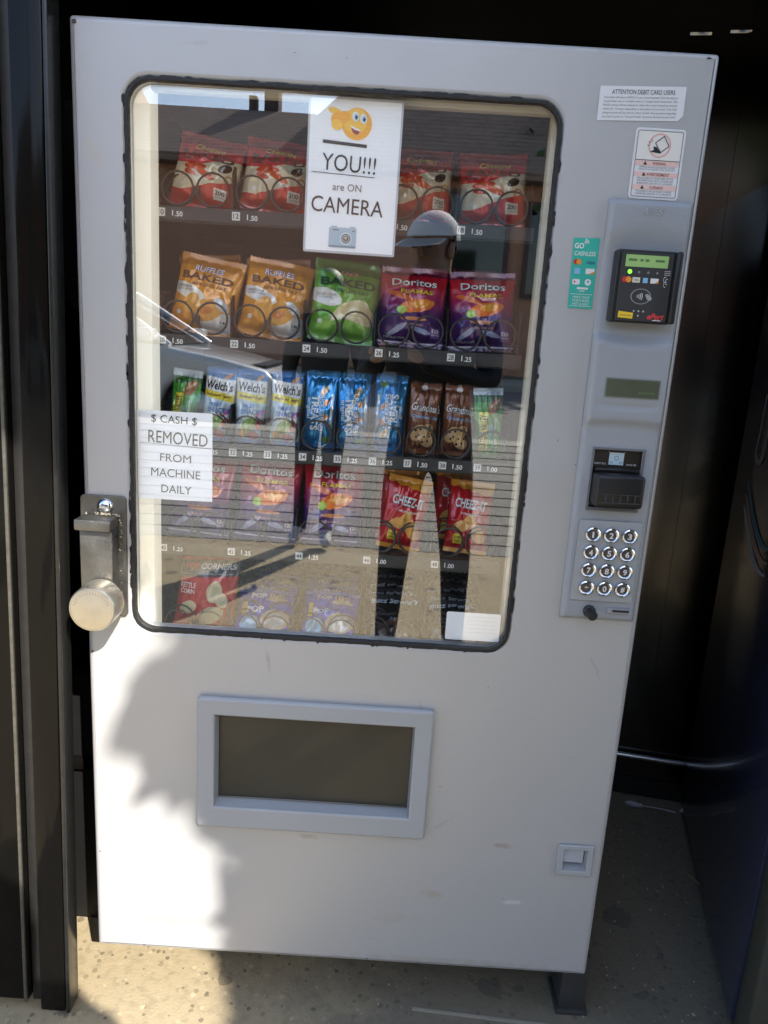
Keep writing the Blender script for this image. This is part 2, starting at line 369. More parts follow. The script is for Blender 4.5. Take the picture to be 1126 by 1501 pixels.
roof(-16.6, -.8, -19.4, -27.6, 5.5, 7.60, 3, 2); roof(-3.4, 6.9, -19.35, -28.5, 5.52, 9.3, 2.4, 2.6); roof(-24, -7.6, -19.38, -30.5, 5.54, 10.4, 3, 2.2)
M_wg = mat('window_dark', (.012, .013, .015), .05, spec=.8); M_wf = mat('window_trim', (.10, .06, .045), .7)
for x0, x1, z0, z1 in ((1.3, 2.75, 2.6, 5.0), (-11, -9.4, 2.6, 4.6), (3.4, 4.2, 2.6, 4.8)):
    wn = hp('window', link('window', plate_mesh('wf', rc(x0 - .12, x1 + .12, z0 - .12, z1 + .12), [rc(x0, x1, z0, z1)[::-1]], -.05, .0), M_wf)); wn.location = (0, -19.94, 0)
    wn.data.transform(Matrix.Diagonal((1, -1, 1, 1))); wn.data.flip_normals()
    g = link('pane', plate_mesh('pane', rc(x0, x1, z0, z1), [], -.01, .0), M_wg, wn)
ch = hp('chimney', box('chimney', (-4.34, -3.92, -24.2, -23.5, 5.0, 8.75), mat('dark_brick', (.07, .045, .04), .9, var=.3, scale=5)))
hp('chimney', box('chimney', (-4.80, -4.58, -23.9, -23.5, 5.0, 8.0), MATS['dark_brick']))
bm = bmesh.new(); cyl(bm, (-7.2, -18.2, .35), (-7.6, -18.2, 11), .16, .11, 12)
tag(link('utility_pole', bm_mesh(bm, 'pole', True), mat('pole_wood', (.05, .04, .035), .9, var=.3, scale=8)), 'dark leaning utility pole in front of the house', 'pole')

def leafy(name, label, base, trunk_pts, radii, sampler, n, leaf, cols, seed):
    rg = random.Random(seed); T = tag(empty(name, base), label, 'tree')
    bm = bmesh.new()
    for pts, rr in zip(trunk_pts, radii): tube(bm, [Vector(p) - Vector(base) for p in pts], rr, 9)
    link('trunk', bm_mesh(bm, 'trunk', True), mat('bark', (.075, .055, .04), .95, var=.35, scale=14, bump=.8), T)
    V, F = [], []
    while len(F) < n:
        p = sampler(rg)
        if p is None: continue
        p = Vector(p) - Vector(base); q = Euler((rg.uniform(0, 6.28), rg.uniform(0, 6.28), rg.uniform(0, 6.28))).to_matrix(); s = leaf * rg.uniform(.7, 1.3); i = len(V)
        for a, b_ in ((-.5, 0), (0, -.32), (.55, 0), (0, .32)): V.append(p + q @ Vector((a * s, b_ * s, .08 * s * (a * a))))
        F.append((i, i + 1, i + 2, i + 3))
    me = bpy.data.meshes.new('crown'); me.from_pydata([tuple(v) for v in V], [], F)
    m, t, b = pbsdf('leaf_' + name + str(seed)); k = NT(t); g = t.nodes.new('ShaderNodeNewGeometry')
    t.links.new(k.mix(g.outputs['Random Per Island'], cols[0], cols[1]), b.inputs['Base Color']); b.inputs['Roughness'].default_value = .5; b.inputs['Specular IOR Level'].default_value = .25
    link('crown', me, m, T); return T
# unseen tree right of the photographer, crown shaped to shade the machine
SX, SZ = math.tan(SUN_AZ), math.tan(SUN_EL) / math.cos(SUN_AZ)
EDGE = [(-9, -.235), (.13, -.235), (.38, -.25), (.47, -.33), (.55, -.41), (.61, -.47), (.70, -.46), (.74, -.37), (.82, -.35), (.95, -.405), (1.06, -.47), (1.12, -.56), (1.30, -1.1), (9, -4)]  # wanted shadow edge on the machine front, used to trim the crown
def edge(z):
    for (a, x), (b, y) in zip(EDGE, EDGE[1:]):
        if a <= z <= b: return x + (y - x) * (z - a) / (b - a)
    return -4
def shade_sampler(rg):
    x, D, z = rg.uniform(.3, 3.6), rg.uniform(2.1, 3.3), rg.uniform(.35, 5.4)
    xm, zm = x - SX * D, z - SZ * D
    if z < 2.5 and x < .80 + .32 * (D - 1.9): return None
    if xm < edge(zm) + .030 * math.sin(zm * 55 + D * 3) + .020 + .04 * rg.random(): return None
    dx, dz, dd = (x - 2.0) / 1.95, (z - 2.7) / 3.0, (D - 2.7) / .75
    if dx * dx * .8 + dz * dz * .8 + dd * dd * .3 > 1.55: return None
    return (x, -D, z)
leafy('shade_tree', 'dense leafy shade tree to the right of the photographer', (2.0, -2.75, 0), [[(2.0, -2.75, -.05), (2.03, -2.75, .8), (1.95, -2.72, 1.7), (2.0, -2.75, 2.8), (2.0, -2.7, 4.2)], [(1.97, -2.74, 1.3), (1.6, -2.6, 2.2), (1.3, -2.5, 3.2)], [(2.0, -2.75, 1.6), (2.5, -2.9, 2.6), (2.8, -2.8, 3.6)]], [[.14, .12, .10, .07, .02], [.06, .04, .012], [.06, .04, .012]], shade_sampler, 40000, .125, ((.035, .075, .015), (.10, .15, .03)), 3)
def ball_sampler(c, r, hz):
    cl = [(random.Random(i * 7 + int(c[0] * 10)).uniform(-1, 1), random.Random(i * 13 + 5).uniform(-1, 1), random.Random(i * 17 + 9).uniform(-1, 1)) for i in range(40)]
    def f(rg):
        a = cl[rg.randrange(40)]
        return (c[0] + a[0] * r * .8 + rg.gauss(0, .16) * r, c[1] + a[1] * r * .8 + rg.gauss(0, .16) * r, c[2] + a[2] * hz * .8 + rg.gauss(0, .16) * hz)
    return f
for i, (x, y, z, r, hz) in enumerate(((5.3, -21.5, 7.0, 1.9, 2.8), (9.5, -24, 6.0, 3.0, 3.2))):
    leafy('street_tree', ['dark leafy tree beside the right end of the house roof', 'large leafy tree far right behind the house'][i], (x, y, .35), [[(x, y, .3), (x + .1, y, 3), (x, y, z)]], [[.22, .16, .05]], ball_sampler((x, y, z), r, hz), 5000, .28, ((.02, .045, .012), (.06, .10, .03)), 20 + i)
# ------------------------------------------------------------------ the snack vending machine
def lathe(name, prof, n=24, smooth=True, ang=35):
    """profile of (radius, distance towards the viewer) turned about the y axis"""
    bm = bmesh.new(); rings = []
    for r, h in prof:
        if r < 1e-6: rings.append([bm.verts.new((0, -h, 0))])
        else: rings.append([bm.verts.new((r * math.cos(2 * math.pi * j / n), -h, r * math.sin(2 * math.pi * j / n))) for j in range(n)])
    for a, b in zip(rings, rings[1:]):
        for j in range(n):
            k = (j + 1) % n
            if len(a) == 1: bm.faces.new((a[0], b[j], b[k]))
            elif len(b) == 1: bm.faces.new((a[j], a[k], b[0]))
            else: bm.faces.new((a[j], a[k], b[k], b[j]))
    return bm_mesh(bm, name, smooth, ang)

# scuffs and smears rubbed onto the paint: x, z, half-length, half-height, slant, colour, strength
STAINS = [(.298, .418, .022, .007, -.05, (.34, .20, .17), .5), (.168, .300, .030, .010, -.2, (.40, .34, .24), .5), (.330, .292, .022, .006, 0, (.70, .70, .72), .7), (-.075, .412, .020, .007, -.1, (.25, .24, .22), .4), (-.165, .775, .004, .030, .15, (.28, .26, .25), .45), (.18, .46, .050, .004, .7, (.36, .35, .34), .35), (-.02, .63, .003, .016, 0, (.3, .29, .28), .3), (.10, .24, .05, .012, .1, (.42, .40, .36), .35), (-.35, .20, .09, .012, .0, (.42, .40, .36), .3), (.43, .80, .004, .03, .5, (.33, .32, .32), .4), (-.46, 1.62, .012, .03, .4, (.50, .47, .38), .5), (.2, .145, .25, .008, 0, (.38, .35, .30), .4), (.12, .70, .003, .02, .3, (.3, .29, .28), .4), (-.30, 1.78, .03, .004, .1, (.35, .34, .34), .35)]
def paint_material():
    m, t, b = pbsdf('silver_door_paint'); k = NT(t)
    tc = t.nodes.new('ShaderNodeTexCoord')
    n1 = k.noise(tc.outputs['Object'], 2.2, 5); n2 = k.noise(tc.outputs['Object'], 14, 8); n3 = k.noise(tc.outputs['Object'], 420, 2)
    f = k.m('MULTIPLY', k.m('SUBTRACT', n1, .45), .5)
    col = k.mix(k.m('MAXIMUM', f, 0.), (.49, .488, .49), (.43, .42, .415))
    smear = k.m('MULTIPLY', k.m('GREATER_THAN', n2, .72), .25)
    col = k.mix(smear, col, (.36, .33, .30))
    # scuffs: stretched noise, a few short marks
    mp = t.nodes.new('ShaderNodeMapping'); mp.inputs['Scale'].default_value = (16, 1, 55); mp.inputs['Rotation'].default_value = (0, .5, 0)
    t.links.new(tc.outputs['Object'], mp.inputs[0])
    s = k.noise(mp.outputs[0], 1.0, 1); s2 = k.noise(tc.outputs['Object'], 5, 1)
    sc = k.m('MULTIPLY', k.m('GREATER_THAN', s, .76), k.m('GREATER_THAN', s2, .56))
    col = k.mix(k.m('MULTIPLY', sc, .35), col, (.30, .28, .27))
    sep = t.nodes.new('ShaderNodeSeparateXYZ'); t.links.new(tc.outputs['Object'], sep.inputs[0]); n4 = k.noise(tc.outputs['Object'], 60, 4)
    for cx, cz, rx, rz, rot, cc, st in STAINS:
        dx, dz = k.m('SUBTRACT', sep.outputs[0], cx), k.m('SUBTRACT', sep.outputs[2], cz); cr, sr = math.cos(rot), math.sin(rot)
        a = k.m('DIVIDE', k.m('ADD', k.m('MULTIPLY', dx, cr), k.m('MULTIPLY', dz, sr)), rx); e = k.m('DIVIDE', k.m('SUBTRACT', k.m('MULTIPLY', dz, cr), k.m('MULTIPLY', dx, sr)), rz)
        q = k.m('ADD', k.m('ADD', k.m('MULTIPLY', a, a), k.m('MULTIPLY', e, e)), k.m('MULTIPLY', k.m('SUBTRACT', n4, .5), 3.))
        col = k.mix(k.m('MULTIPLY', k.m('MINIMUM', k.m('MAXIMUM', k.m('SUBTRACT', 1., q), 0.), 1.), st), col, cc)
    t.links.new(col, b.inputs['Base Color'])
    mr = t.nodes.new('ShaderNodeMapRange'); mr.inputs[3].default_value = .34; mr.inputs[4].default_value = .52
    t.links.new(n2, mr.inputs[0]); t.links.new(mr.outputs[0], b.inputs['Roughness'])
    bp = t.nodes.new('ShaderNodeBump'); bp.inputs['Strength'].default_value = .12; bp.inputs['Distance'].default_value = .001
    t.links.new(n3, bp.inputs['Height']); t.links.new(bp.outputs[0], b.inputs['Normal']); b.inputs['Metallic'].default_value = .3
    return m
M_door = paint_material()
M_panel = mat('grey_moulded_plastic', (.33, .345, .37), .42, var=.06, scale=9, bump=.08, bscale=500)
M_panel2 = mat('pale_grey_plastic', (.36, .37, .385), .40, var=.05, scale=9)
M_rubber = mat('black_sealant', (.014, .013, .013), .55, var=.4, scale=45, bump=.6, bscale=160)
M_cab = mat('cabinet_steel', (.03, .03, .032), .4, .3, var=.2)
M_inner = mat('dark_interior_liner', (.045, .04, .038), .5, var=.15, scale=6)
M_cream = mat('cream_light_housing', (.60, .57, .47), .45, var=.05, emit=(1., .93, .78), es=.16)
M_cream2 = mat('cream_liner', (.58, .53, .42), .5, var=.08)

def glass_material(name, refl, tint):
    m = bpy.data.materials.new(name); m.use_nodes = True; t = m.node_tree; t.nodes.clear(); k = NT(t)
    out = t.nodes.new('ShaderNodeOutputMaterial'); mix = t.nodes.new('ShaderNodeAddShader')
    tr = t.nodes.new('ShaderNodeBsdfTransparent'); tr.inputs[0].default_value = (*tint, 1)
    gl = t.nodes.new('ShaderNodeBsdfGlossy'); gl.inputs['Roughness'].default_value = 0.0; 
    lw = t.nodes.new('ShaderNodeLayerWeight'); lw.inputs['Blend'].default_value = .5
    f = k.m('ADD', k.m('MULTIPLY', k.m('POWER', lw.outputs['Facing'], 5.), 1 - refl), refl)
    t.links.new(f, gl.inputs[0]); t.links.new(tr.outputs[0], mix.inputs[0]); t.links.new(gl.outputs[0], mix.inputs[1])
    t.links.new(mix.outputs[0], out.inputs[0])
    return m
M_glass = glass_material('window_glass', .122, (.945, .95, .945))

VM = tag(empty('vending_machine', (0, 0, 0)), 'silver grey snack vending machine with large glass window and keypad', 'vending machine')
WX0, WX1, WZ0, WZ1 = -.406, .262, .824, 1.725
win = rrect(WX0 - .004, WX1 + .004, WZ0 - .004, WZ1 + .004, .036, 8)
binh = rc(-.262, .113, .470, .667)[::-1]
coinh = rc(.416, .464, .375, .4235)[::-1]
plate('door', rrect(-.495, .495, .13, 1.81, .006, 3), [win, binh, coinh], 0., .045, M_door, VM, bev=.009, bres=4)
plate('gasket', rrect(WX0 - .0060, WX1 + .0060, WZ0 - .0068, WZ1 + .0062, .040, 10, jit=.0009), [rrect(WX0 + .0005, WX1 - .0005, WZ0 + .0005, WZ1 - .0005, .0345, 10, jit=.0003)], -.0022, .010, M_rubber, VM, bev=.0015, bres=2)
# dabs of sealant smeared past the edge of the gasket, and chips knocked out of the paint
def dabs(name, spots, y, m, par):
    V, F = [], []; rg = random.Random(4)
    for x, z, rx, rz in spots:
        i0 = len(V); n = 9
        for q in range(n): a = 2 * math.pi * q / n; f = rg.uniform(.55, 1.15); V.append((x + rx * f * math.cos(a), y - .00002 * (len(F) % 9), z + rz * f * math.sin(a)))
        F.append(tuple(range(i0, i0 + n)))
    me = bpy.data.meshes.new(name); me.from_pydata(V, [], F); return link(name, me, m, par)
rg_ = random.Random(21); sp_ = []
for i in range(26): sp_.append((WX0 - .0065 - rg_.uniform(0, .0015), rg_.uniform(WZ0 + .05, WZ1 - .02), rg_.uniform(.0015, .0032), rg_.uniform(.004, .018)))
for i in range(20): sp_.append((WX1 + .0065 + rg_.uniform(0, .0015), rg_.uniform(WZ0 + .05, WZ1 - .05), rg_.uniform(.0015, .0030), rg_.uniform(.004, .018)))
for i in range(12): sp_.append((rg_.uniform(WX0 + .05, WX1 - .05), WZ1 + .0065, rg_.uniform(.006, .02), rg_.uniform(.001, .002)))
for i in range(9): sp_.append((rg_.uniform(WX0 + .05, WX1 - .05), WZ0 - .008, rg_.uniform(.001, .004), rg_.uniform(.001, .0025)))
dabs('sealant_smear', sp_, -.0008, M_rubber, VM)['kind'] = 'stuff'
dabs('paint_chip', [(-.487, .772, .003, .0022), (-.486, 1.80, .005, .004), (.478, 1.802, .004, .002), (.141, .505, .0014, .0016), (.35, 1.17, .0012, .001), (.315, 1.21, .0010, .002), (-.15, 1.775, .0015, .0008), (-.07, 1.772, .001, .0008), (.24, .75, .0010, .0012), (-.484, .35, .0012, .003), (-.40, .138, .004, .0016), (.31, .30, .0012, .001), (.05, .139, .003, .0014)], -.0008, mat('bare_metal_chip', (.07, .055, .045), .7), VM)['kind'] = 'stuff'
plate('window_glass', rrect(WX0, WX1, WZ0, WZ1, .034, 8), [], .0105, .0155, M_glass, VM)
# cabinet shell behind the door
bm = bmesh.new()
bx(bm, -.485, -.465, .046, .82, .14, 1.80); bx(bm, .465, .485, .046, .82, .14, 1.80)
bx(bm, -.464, .464, .046, .82, 1.78, 1.799); bx(bm, -.464, .464, .046, .82, .141, .16); bx(bm, -.464, .464, .80, .819, .161, 1.779)
link('cabinet', bm_mesh(bm, 'cabinet'), M_cab, VM)
bm = bmesh.new()
bx(bm, -.445, -.440, .050, .62, .70, 1.76); bx(bm, .300, .305, .050, .62, .70, 1.76)
bx(bm, -.439, .299, .615, .62, .70, 1.76); bx(bm, -.439, .299, .050, .61, 1.755, 1.76); bx(bm, -.439, .299, .050, .61, .70, .705)
link('interior_liner', bm_mesh(bm, 'liner'), M_inner, VM)
box('light_housing', (-.436, -.384, .040, .085, .79, 1.748), M_cream, VM, bev=.004)
box('side_trim', (.2585, .2985, .040, .070, .79, 1.748), M_cream2, VM, bev=.003)
box('head_trim', (-.383, .258, .040, .060, 1.722, 1.748), M_cream2, VM, bev=.002)
for x, ys_ in ((-.44, (.24, .70)), (.487, (.035, .70))):
    for y in ys_:
        bm = bmesh.new(); bx(bm, x - .028, x + .028, y, y + .075, .012, .1405, bev=.004); bx(bm, x - .033, x + .033, y - .006, y + .081, .0, .0115, bev=.002)
        link('leg', bm_mesh(bm, 'leg', True), mat('leg_paint', (.035, .035, .036), .55, var=.3, scale=30), VM)

# --- trays with coils, dividers, number plates and prices
def coil_mesh(rad, turns, pitch, n=18):
    bm = bmesh.new(); pts = []
    for i in range(int(turns * n) + 1):
        a = -math.pi / 2 + 2 * math.pi * i / n
        pts.append((rad * math.cos(a), .0035 * min(i, n) / n + pitch * max(0, i - n) / n, rad * math.sin(a)))   # the first turn is a flat ring
    tube(bm, pts, .0019, 6)
    return bm_mesh(bm, 'coil', True, 80)
def coil_rev(me):
    me = me.copy(); me.transform(Matrix.Diagonal((-1, 1, 1, 1))); me.flip_normals(); return me
COIL2 = coil_mesh(.0275, 7.0, .052); COIL2R = coil_rev(COIL2)
COIL1 = coil_mesh(.0270, 7.0, .052)
TY = .095
SLOT0, PITCH = -.3935, .1287
plate_me = plate_mesh('number_plate', rrect(-.0068, .0068, -.0068, .0068, .0008, 2), [], -.0006, .0006); plate_me.materials.append(mat('number_plate_white', (.72, .72, .70), .5))
M_strip = mat('price_strip', (.03, .03, .031), .4, var=.15, scale=40)
M_div = mat('divider_plastic', (.028, .026, .026), .25, var=.1)
def tray(zf, numbers, prices, single):
    p = bmesh.new(); bx(p, -.396, .2555, TY + .004, .60, zf - .006, zf); bx(p, -.396, .2555, TY + .0035, TY + .009, zf - .024, zf - .0062)
    t = link('tray', bm_mesh(p, 'tray'), M_tray, VM)
    box('price_strip', (-.397, .2565, TY, TY + .0034, zf - .0215, zf + .0015), M_strip, t, bev=.0008, seg=1)
    n = 10 if single else 5; pw = PITCH / 2 if single else PITCH
    for i in range(n + 1):
        x = SLOT0 + pw * i
        bm = bmesh.new()
        prof = [(TY + .012, zf + .0005), (.59, zf + .0005), (.59, zf + .075), (TY + .030, zf + .075), (TY + .012, zf + .060)]
        a = [bm.verts.new((x - .0009, y, z)) for y, z in prof]; b = [bm.verts.new((x + .0009, y, z)) for y, z in prof]
        bm.faces.new(a); bm.faces.new(b[::-1])
        for q in range(5): bm.faces.new((a[q], a[(q + 1) % 5], b[(q + 1) % 5], b[q]))
        link('divider', bm_mesh(bm, 'divider'), M_div, t)
    for i in range(n):
        x = SLOT0 + pw * i
        if numbers[i]:
            link('number_plate', plate_me, None, t, (x + .0095, TY - .0010, zf - .0095))
            text(numbers[i], x + .0095, zf - .0095, .0096, .0085, TY - .0019, M_ink, t, bold=.015, name='number')
            a, b = prices[i].split('.')
            if a: text(a, x + .0290, zf - .0100, None, .0090, TY - .0004, M_white, t, bold=.02, name='price')
            text('.' + b, x + .0395, zf - .0112, None, .0085, TY - .0004, M_white, t, bold=.02, name='price')
        if single: link('coil', COIL1, M_coil, t, (x + pw / 2, TY + .010, zf + .0300))
        else:
            link('coil', COIL2, M_coil, t, (x + pw / 2 - .0305, TY + .010, zf + .0320)); link('coil', COIL2R, M_coil, t, (x + pw / 2 + .0305, TY + .010, zf + .0320))
    return t
ZR = [1.557, 1.343, 1.148, .958, .760]
tray(ZR[0], ['10', '12', '14', '16', '18'], ['1.50'] * 5, False)
tray(ZR[1], ['20', '22', '24', '26', '28'], ['1.50', '1.50', '1.50', '1.25', '1.25'], False)
tray(ZR[2], ['30', '31', '32', '33', '34', '35', '36', '37', '38', '39'], ['1.25'] * 7 + ['1.50', '1.50', '1.00'], True)
tray(ZR[3], ['40', '42', '44', '46', '48'], ['1.25', '1.25', '1.25', '1.00', '1.00'], False)
tray(ZR[4], ['', '', '', '', ''], [''] * 5, False)

# --- delivery bin
db = link('delivery_bin', plate_mesh('delivery_bin', rrect(-.292, .145, .429, .699, .006, 3), [rc(-.259, .111, .474, .664)[::-1]], -.014, -.0005, .005, 3), M_panel2, VM)
bm = bmesh.new()   # sloped reveal of the opening
o_, i_ = rc(-.2585, .1105, .4745, .6635), rc(-.2565, .1085, .4800, .6620)
va = [bm.verts.new((x, -.010, z)) for x, z in o_]; vb = [bm.verts.new((x, .018, z)) for x, z in i_]
for q in range(4): bm.faces.new((va[q], va[(q + 1) % 4], vb[(q + 1) % 4], vb[q]))
link('reveal', bm_mesh(bm, 'reveal'), M_panel2, db)
flap = mat('smoked_flap', (.040, .037, .028), .34, var=.25, scale=12, rvar=.1, coat=.15)
plate('flap', rc(-.2560, .1080, .4805, .6615), [], .0125, .0165, flap, db)
box('flap_edge', (-.255, .107, .0095, .0122, .4803, .4830), mat('flap_trim', (.16, .15, .13), .4), db, bev=.001, seg=1)
# --- coin return
cr = plate('coin_return', rrect(.4045, .4745, .3655, .4325, .004, 3), [rc(.4175, .4625, .3765, .4220)[::-1]], -.006, -.0005, M_panel2, VM, bev=.002)
bm = bmesh.new(); o_, i_ = rc(.418, .462, .377, .4215), rc(.420, .459, .384, .4205)
va = [bm.verts.new((x, -.003, z)) for x, z in o_]; vb = [bm.verts.new((x, .026, z)) for x, z in i_]
for q in range(4): bm.faces.new((va[q], va[(q + 1) % 4], vb[(q + 1) % 4], vb[q]))
bm.faces.new(vb); link('cup', bm_mesh(bm, 'cup'), M_panel2, cr)
plate('coin_flap', rc(.4205, .4585, .387, .4210), [], .006, .009, mat('clear_grey_flap', (.46, .49, .55), .2), cr, bev=.001)

# --- control panel: one moulded front
PX0, PX1, PZ0, PZ1 = .3525, .4845, .8945, 1.596
def panel_depth(x, z):
    t = (x - (PX0 + PX1) / 2) / ((PX1 - PX0) / 2)
    def ss(a, b, q):
        q = max(0, min(1, (q - a) / (b - a))); return q * q * (3 - 2 * q)
    d = .012
    zc = 1.566 - .020 * t * t
    if z > 1.36: d -= .007 * ss(0, .045, zc - z)
    z1 = 1.380 - .014 * (1 - t * t)
    if z <= 1.40: d = .005 + .013 * (1 - ss(z1, 1.393, z))
    zb = 1.252 + .004 * (1 - t * t)
    if z < 1.30: d -= .008 * (1 - ss(zb - .016, zb, z))
    lip = 1.275 - .007 * (1 - t * t)
    if abs(t) < .8 and 1.262 < z < 1.285: d -= .003 * ss(0, .006, 1.281 - z) * ss(.0, .004, z - lip)
    e = min((x - PX0), (PX1 - x), (z - PZ0), (PZ1 - z))
    return d * (ss(-.002, .006, e))
bm = bmesh.new(); NX, NZ = 30, 150; G = []
xs = [PX0 + (PX1 - PX0) * (i / NX) for i in range(NX + 1)]; zs = [PZ0 + (PZ1 - PZ0) * (j / NZ) for j in range(NZ + 1)]
HOLE = (.374, .462, 1.096, 1.2035)
for z in zs: G.append([bm.verts.new((x, -panel_depth(x, z) - .0006, z)) for x in xs])
for j in range(NZ):
    for i in range(NX):
        xm, zm = (xs[i] + xs[i + 1]) / 2, (zs[j] + zs[j + 1]) / 2
        if HOLE[0] + .002 < xm < HOLE[1] - .002 and HOLE[2] + .002 < zm < HOLE[3] - .002: continue
        bm.faces.new((G[j][i], G[j][i + 1], G[j + 1][i + 1], G[j + 1][i]))
CPN = link('control_panel', bm_mesh(bm, 'control_panel', True, 60), M_panel, VM)
M_lcd = mat('lcd_dark_green', (.105, .112, .075), .06, var=.25, scale=40, coat=1.)
M_ams = mat('worn_silver_print', (.70, .70, .70), .3, .6)
text('A', .4065, 1.5785, .0125, .0105, -.0148, M_ams, CPN, shear=.3); text('M', .4195, 1.5785, .0115, .0105, -.0148, mat('worn_off_print', (.34, .35, .38), .4), CPN, shear=.3)
text('S', .4325, 1.5785, .0105, .0105, -.0148, M_ams, CPN, bold=.02, shear=.3)
dsp = plate('display', rrect(.3785, .4685, 1.2885, 1.3205, .001, 2), [], -.0200, -.0120, mat('display_bezel', (.20, .21, .19), .4), CPN, bev=.0005)
poly(rc(.3805, .4665, 1.2905, 1.3185), -.0204, M_lcd, CPN, 'display_screen')
for i in range(5): poly(rc(.4340 + i * .0055, .4378 + i * .0055, 1.2965, 1.3000), -.0207, mat('lcd_segment', (.10, .16, .07), .4), CPN, 'display_text')
# bill acceptor
ba = plate('bill_acceptor', rc(.3735, .4625, 1.0955, 1.2040), [rc(.3765, .4595, 1.0985, 1.2010)[::-1]], -.0135, .012, mat('acceptor_frame', (.16, .16, .17), .4), VM)
M_brn = mat('brown_black_plastic', (.028, .022, .018), .35, var=.2, scale=30)
plate('face_plate', rc(.3768, .4592, 1.0988, 1.2007), [], -.002, .003, M_brn, ba)
bm = bmesh.new(); bx(bm, .3775, .4585, -.047, -.0025, 1.108, 1.1635, bev=.006, seg=3); bx(bm, .3800, .4560, -.018, -.0024, 1.1640, 1.1700, bev=.002)
link('bill_mouth', bm_mesh(bm, 'bill_mouth', True), M_black, ba)
bm = bmesh.new(); bx(bm, .3845, .4515, -.0490, -.0470, 1.117, 1.1185); bx(bm, .3845, .4515, -.0490, -.0470, 1.1310, 1.1322)
for i in range(5): bx(bm, .3935 + i * .0122, .3955 + i * .0122, -.0486, -.0470, 1.1186, 1.1309)
link('slot_teeth', bm_mesh(bm, 'slot_teeth'), mat('slot_grey', (.05, .05, .052), .4), ba)
poly(rc(.4050, .4300, 1.1745, 1.1955), -.0026, mat('banknote_picture', (.55, .68, .76), .4), ba); ringp(.4175, 1.1860, .0040, .0012, -.0030, mat('note_ink', (.18, .28, .30), .5), ba)
for x in (.4095, .4255): ringp(x, 1.1785, .0022, .0008, -.0030, MATS['note_ink'], ba, sx=1.3)
text('INSERT BILL', .3908, 1.1758, .0200, .0030, -.0028, M_white, ba); text('FACE UP', .4440, 1.1758, .0160, .0030, -.0028, M_white, ba)
for x0, x1 in ((.4030, .4050), (.4300, .4320)): poly(rc(x0, x1, 1.1960, 1.1966), -.0028, M_white, ba)
# keypad
kp = plate('keypad_plate', rrect(.3655, .4735, .9330, 1.0785, .003, 3), [], -.0150, -.0128, M_panel2, CPN, bev=.001)
KEY = lathe('key', [(.0140, 0), (.0140, .004), (.0128, .0075), (.0110, .0085), (.0098, .0078), (.0085, .0058), (.004, .0050), (0, .0049)], 28); KEY.materials.append(M_chrome)
M_kc = mat('key_centre', (.10, .085, .08), .3, .5); M_chrome2 = mat('key_digit', (.72, .70, .70), .4)
for r_ in range(4):
    for c_ in range(3):
        x, z = .3895 + c_ * .0315, 1.0545 - r_ * .0320
        link('key', KEY, None, CPN, (x, -.0151, z))
        disc(x, z, .0082, -.0214, M_kc, CPN, 'key_cap'); text('123456789*0#'[r_ * 3 + c_], x, z, {'1': .0032}.get('123456789*0#'[r_ * 3 + c_], .0070), .0065 if (r_, c_) == (3, 0) else .0105, -.0222, M_chrome2, CPN, bold=.03, name='digit')
link('return_knob', lathe('return_knob', [(.0110, 0), (.0110, .006), (.0088, .008), (.0088, .026), (.0070, .029), (0, .0292)], 20), M_black, CPN, (.4020, -.0115, .9130))
plate('coin_slot', rrect(.4325, .4735, .9120, .9210, .001, 2), [], -.0145, -.0120, mat('slot_trim', (.38, .40, .45), .3, .5), CPN, bev=.0008)
poly(rc(.4420, .4715, .9145, .9185), -.0149, M_ink, CPN, 'slot_opening')
# card reader
rd = link('card_reader', plate_mesh('card_reader', rrect(.3690, .4640, 1.4085, 1.5190, .004, 4), [], -.032, -.006, .003, 3), M_black, VM)
plate('reader_face', rrect(.3755, .4570, 1.4110, 1.5150, .003, 3), [], -.0345, -.0322, mat('charcoal_face', (.035, .035, .036), .5), rd, bev=.0008)
box('swipe_rail', (.4575, .4675, -.046, -.0150, 1.4090, 1.5180), M_black, rd, bev=.0035, seg=3)
YR = -.0350
M_gl = mat('reader_lcd', (.22, .36, .13), .3, emit=(.30, .50, .18), es=.09)
poly(rc(.3815, .4480, 1.4930, 1.5110), YR, M_gl, rd, 'screen')
for i, (a, b) in enumerate(((.386, .399), (.404, .409), (.412, .418), (.428, .442))): poly(rc(a, b, 1.5015, 1.5050), YR - .0003, mat('lcd_dark', (.10, .18, .07), .5), rd)
disc(.3900, 1.4855, .0032, YR, mat('lit_led', (.1, .6, .03), .4, emit=(.15, 1., .03), es=1.2), rd, 'indicator')
for x in (.4045, .4190, .4330): disc(x, 1.4852, .0020, YR, mat('dim_led', (.20, .20, .20), .4), rd, 'indicator')
disc(.3835, 1.4735, .0045, YR, M_red, rd); disc(.3895, 1.4735, .0045, YR - .0003, M_orange, rd)
poly(rc(.3955, .4075, 1.4695, 1.4775), YR, mat('card_cream', (.72, .68, .55), .5), rd); text('VISA', .4015, 1.4735, .0085, .0032, YR - .0003, M_greyink, rd, bold=.01)
poly(rc(.4120, .4195, 1.4695, 1.4772), YR, M_lblue, rd)
poly(rc(.4240, .4365, 1.4695, 1.4770), YR, M_white, rd); poly([(.4300, 1.4695), (.4365, 1.4695), (.4365, 1.4735)], YR - .0003, M_orange, rd)
for i in range(3): poly(rc(.4440, .4535, 1.4880 - i * .0028, 1.4895 - i * .0028), YR, mat('faint_print', (.34, .34, .34), .5), rd)
for (x, z, a) in ((.4465, 1.476, .3), (.4495, 1.473, .5), (.4475, 1.469, -.2)): ringp(x, z, .0045, .0009, YR, M_white, rd, sx=.6, a0=40 + a * 50, a1=290)
ringp(.4120, 1.4490, .0118, .0008, YR, mat('icon_grey', (.42, .42, .42), .5), rd, sx=1.35)
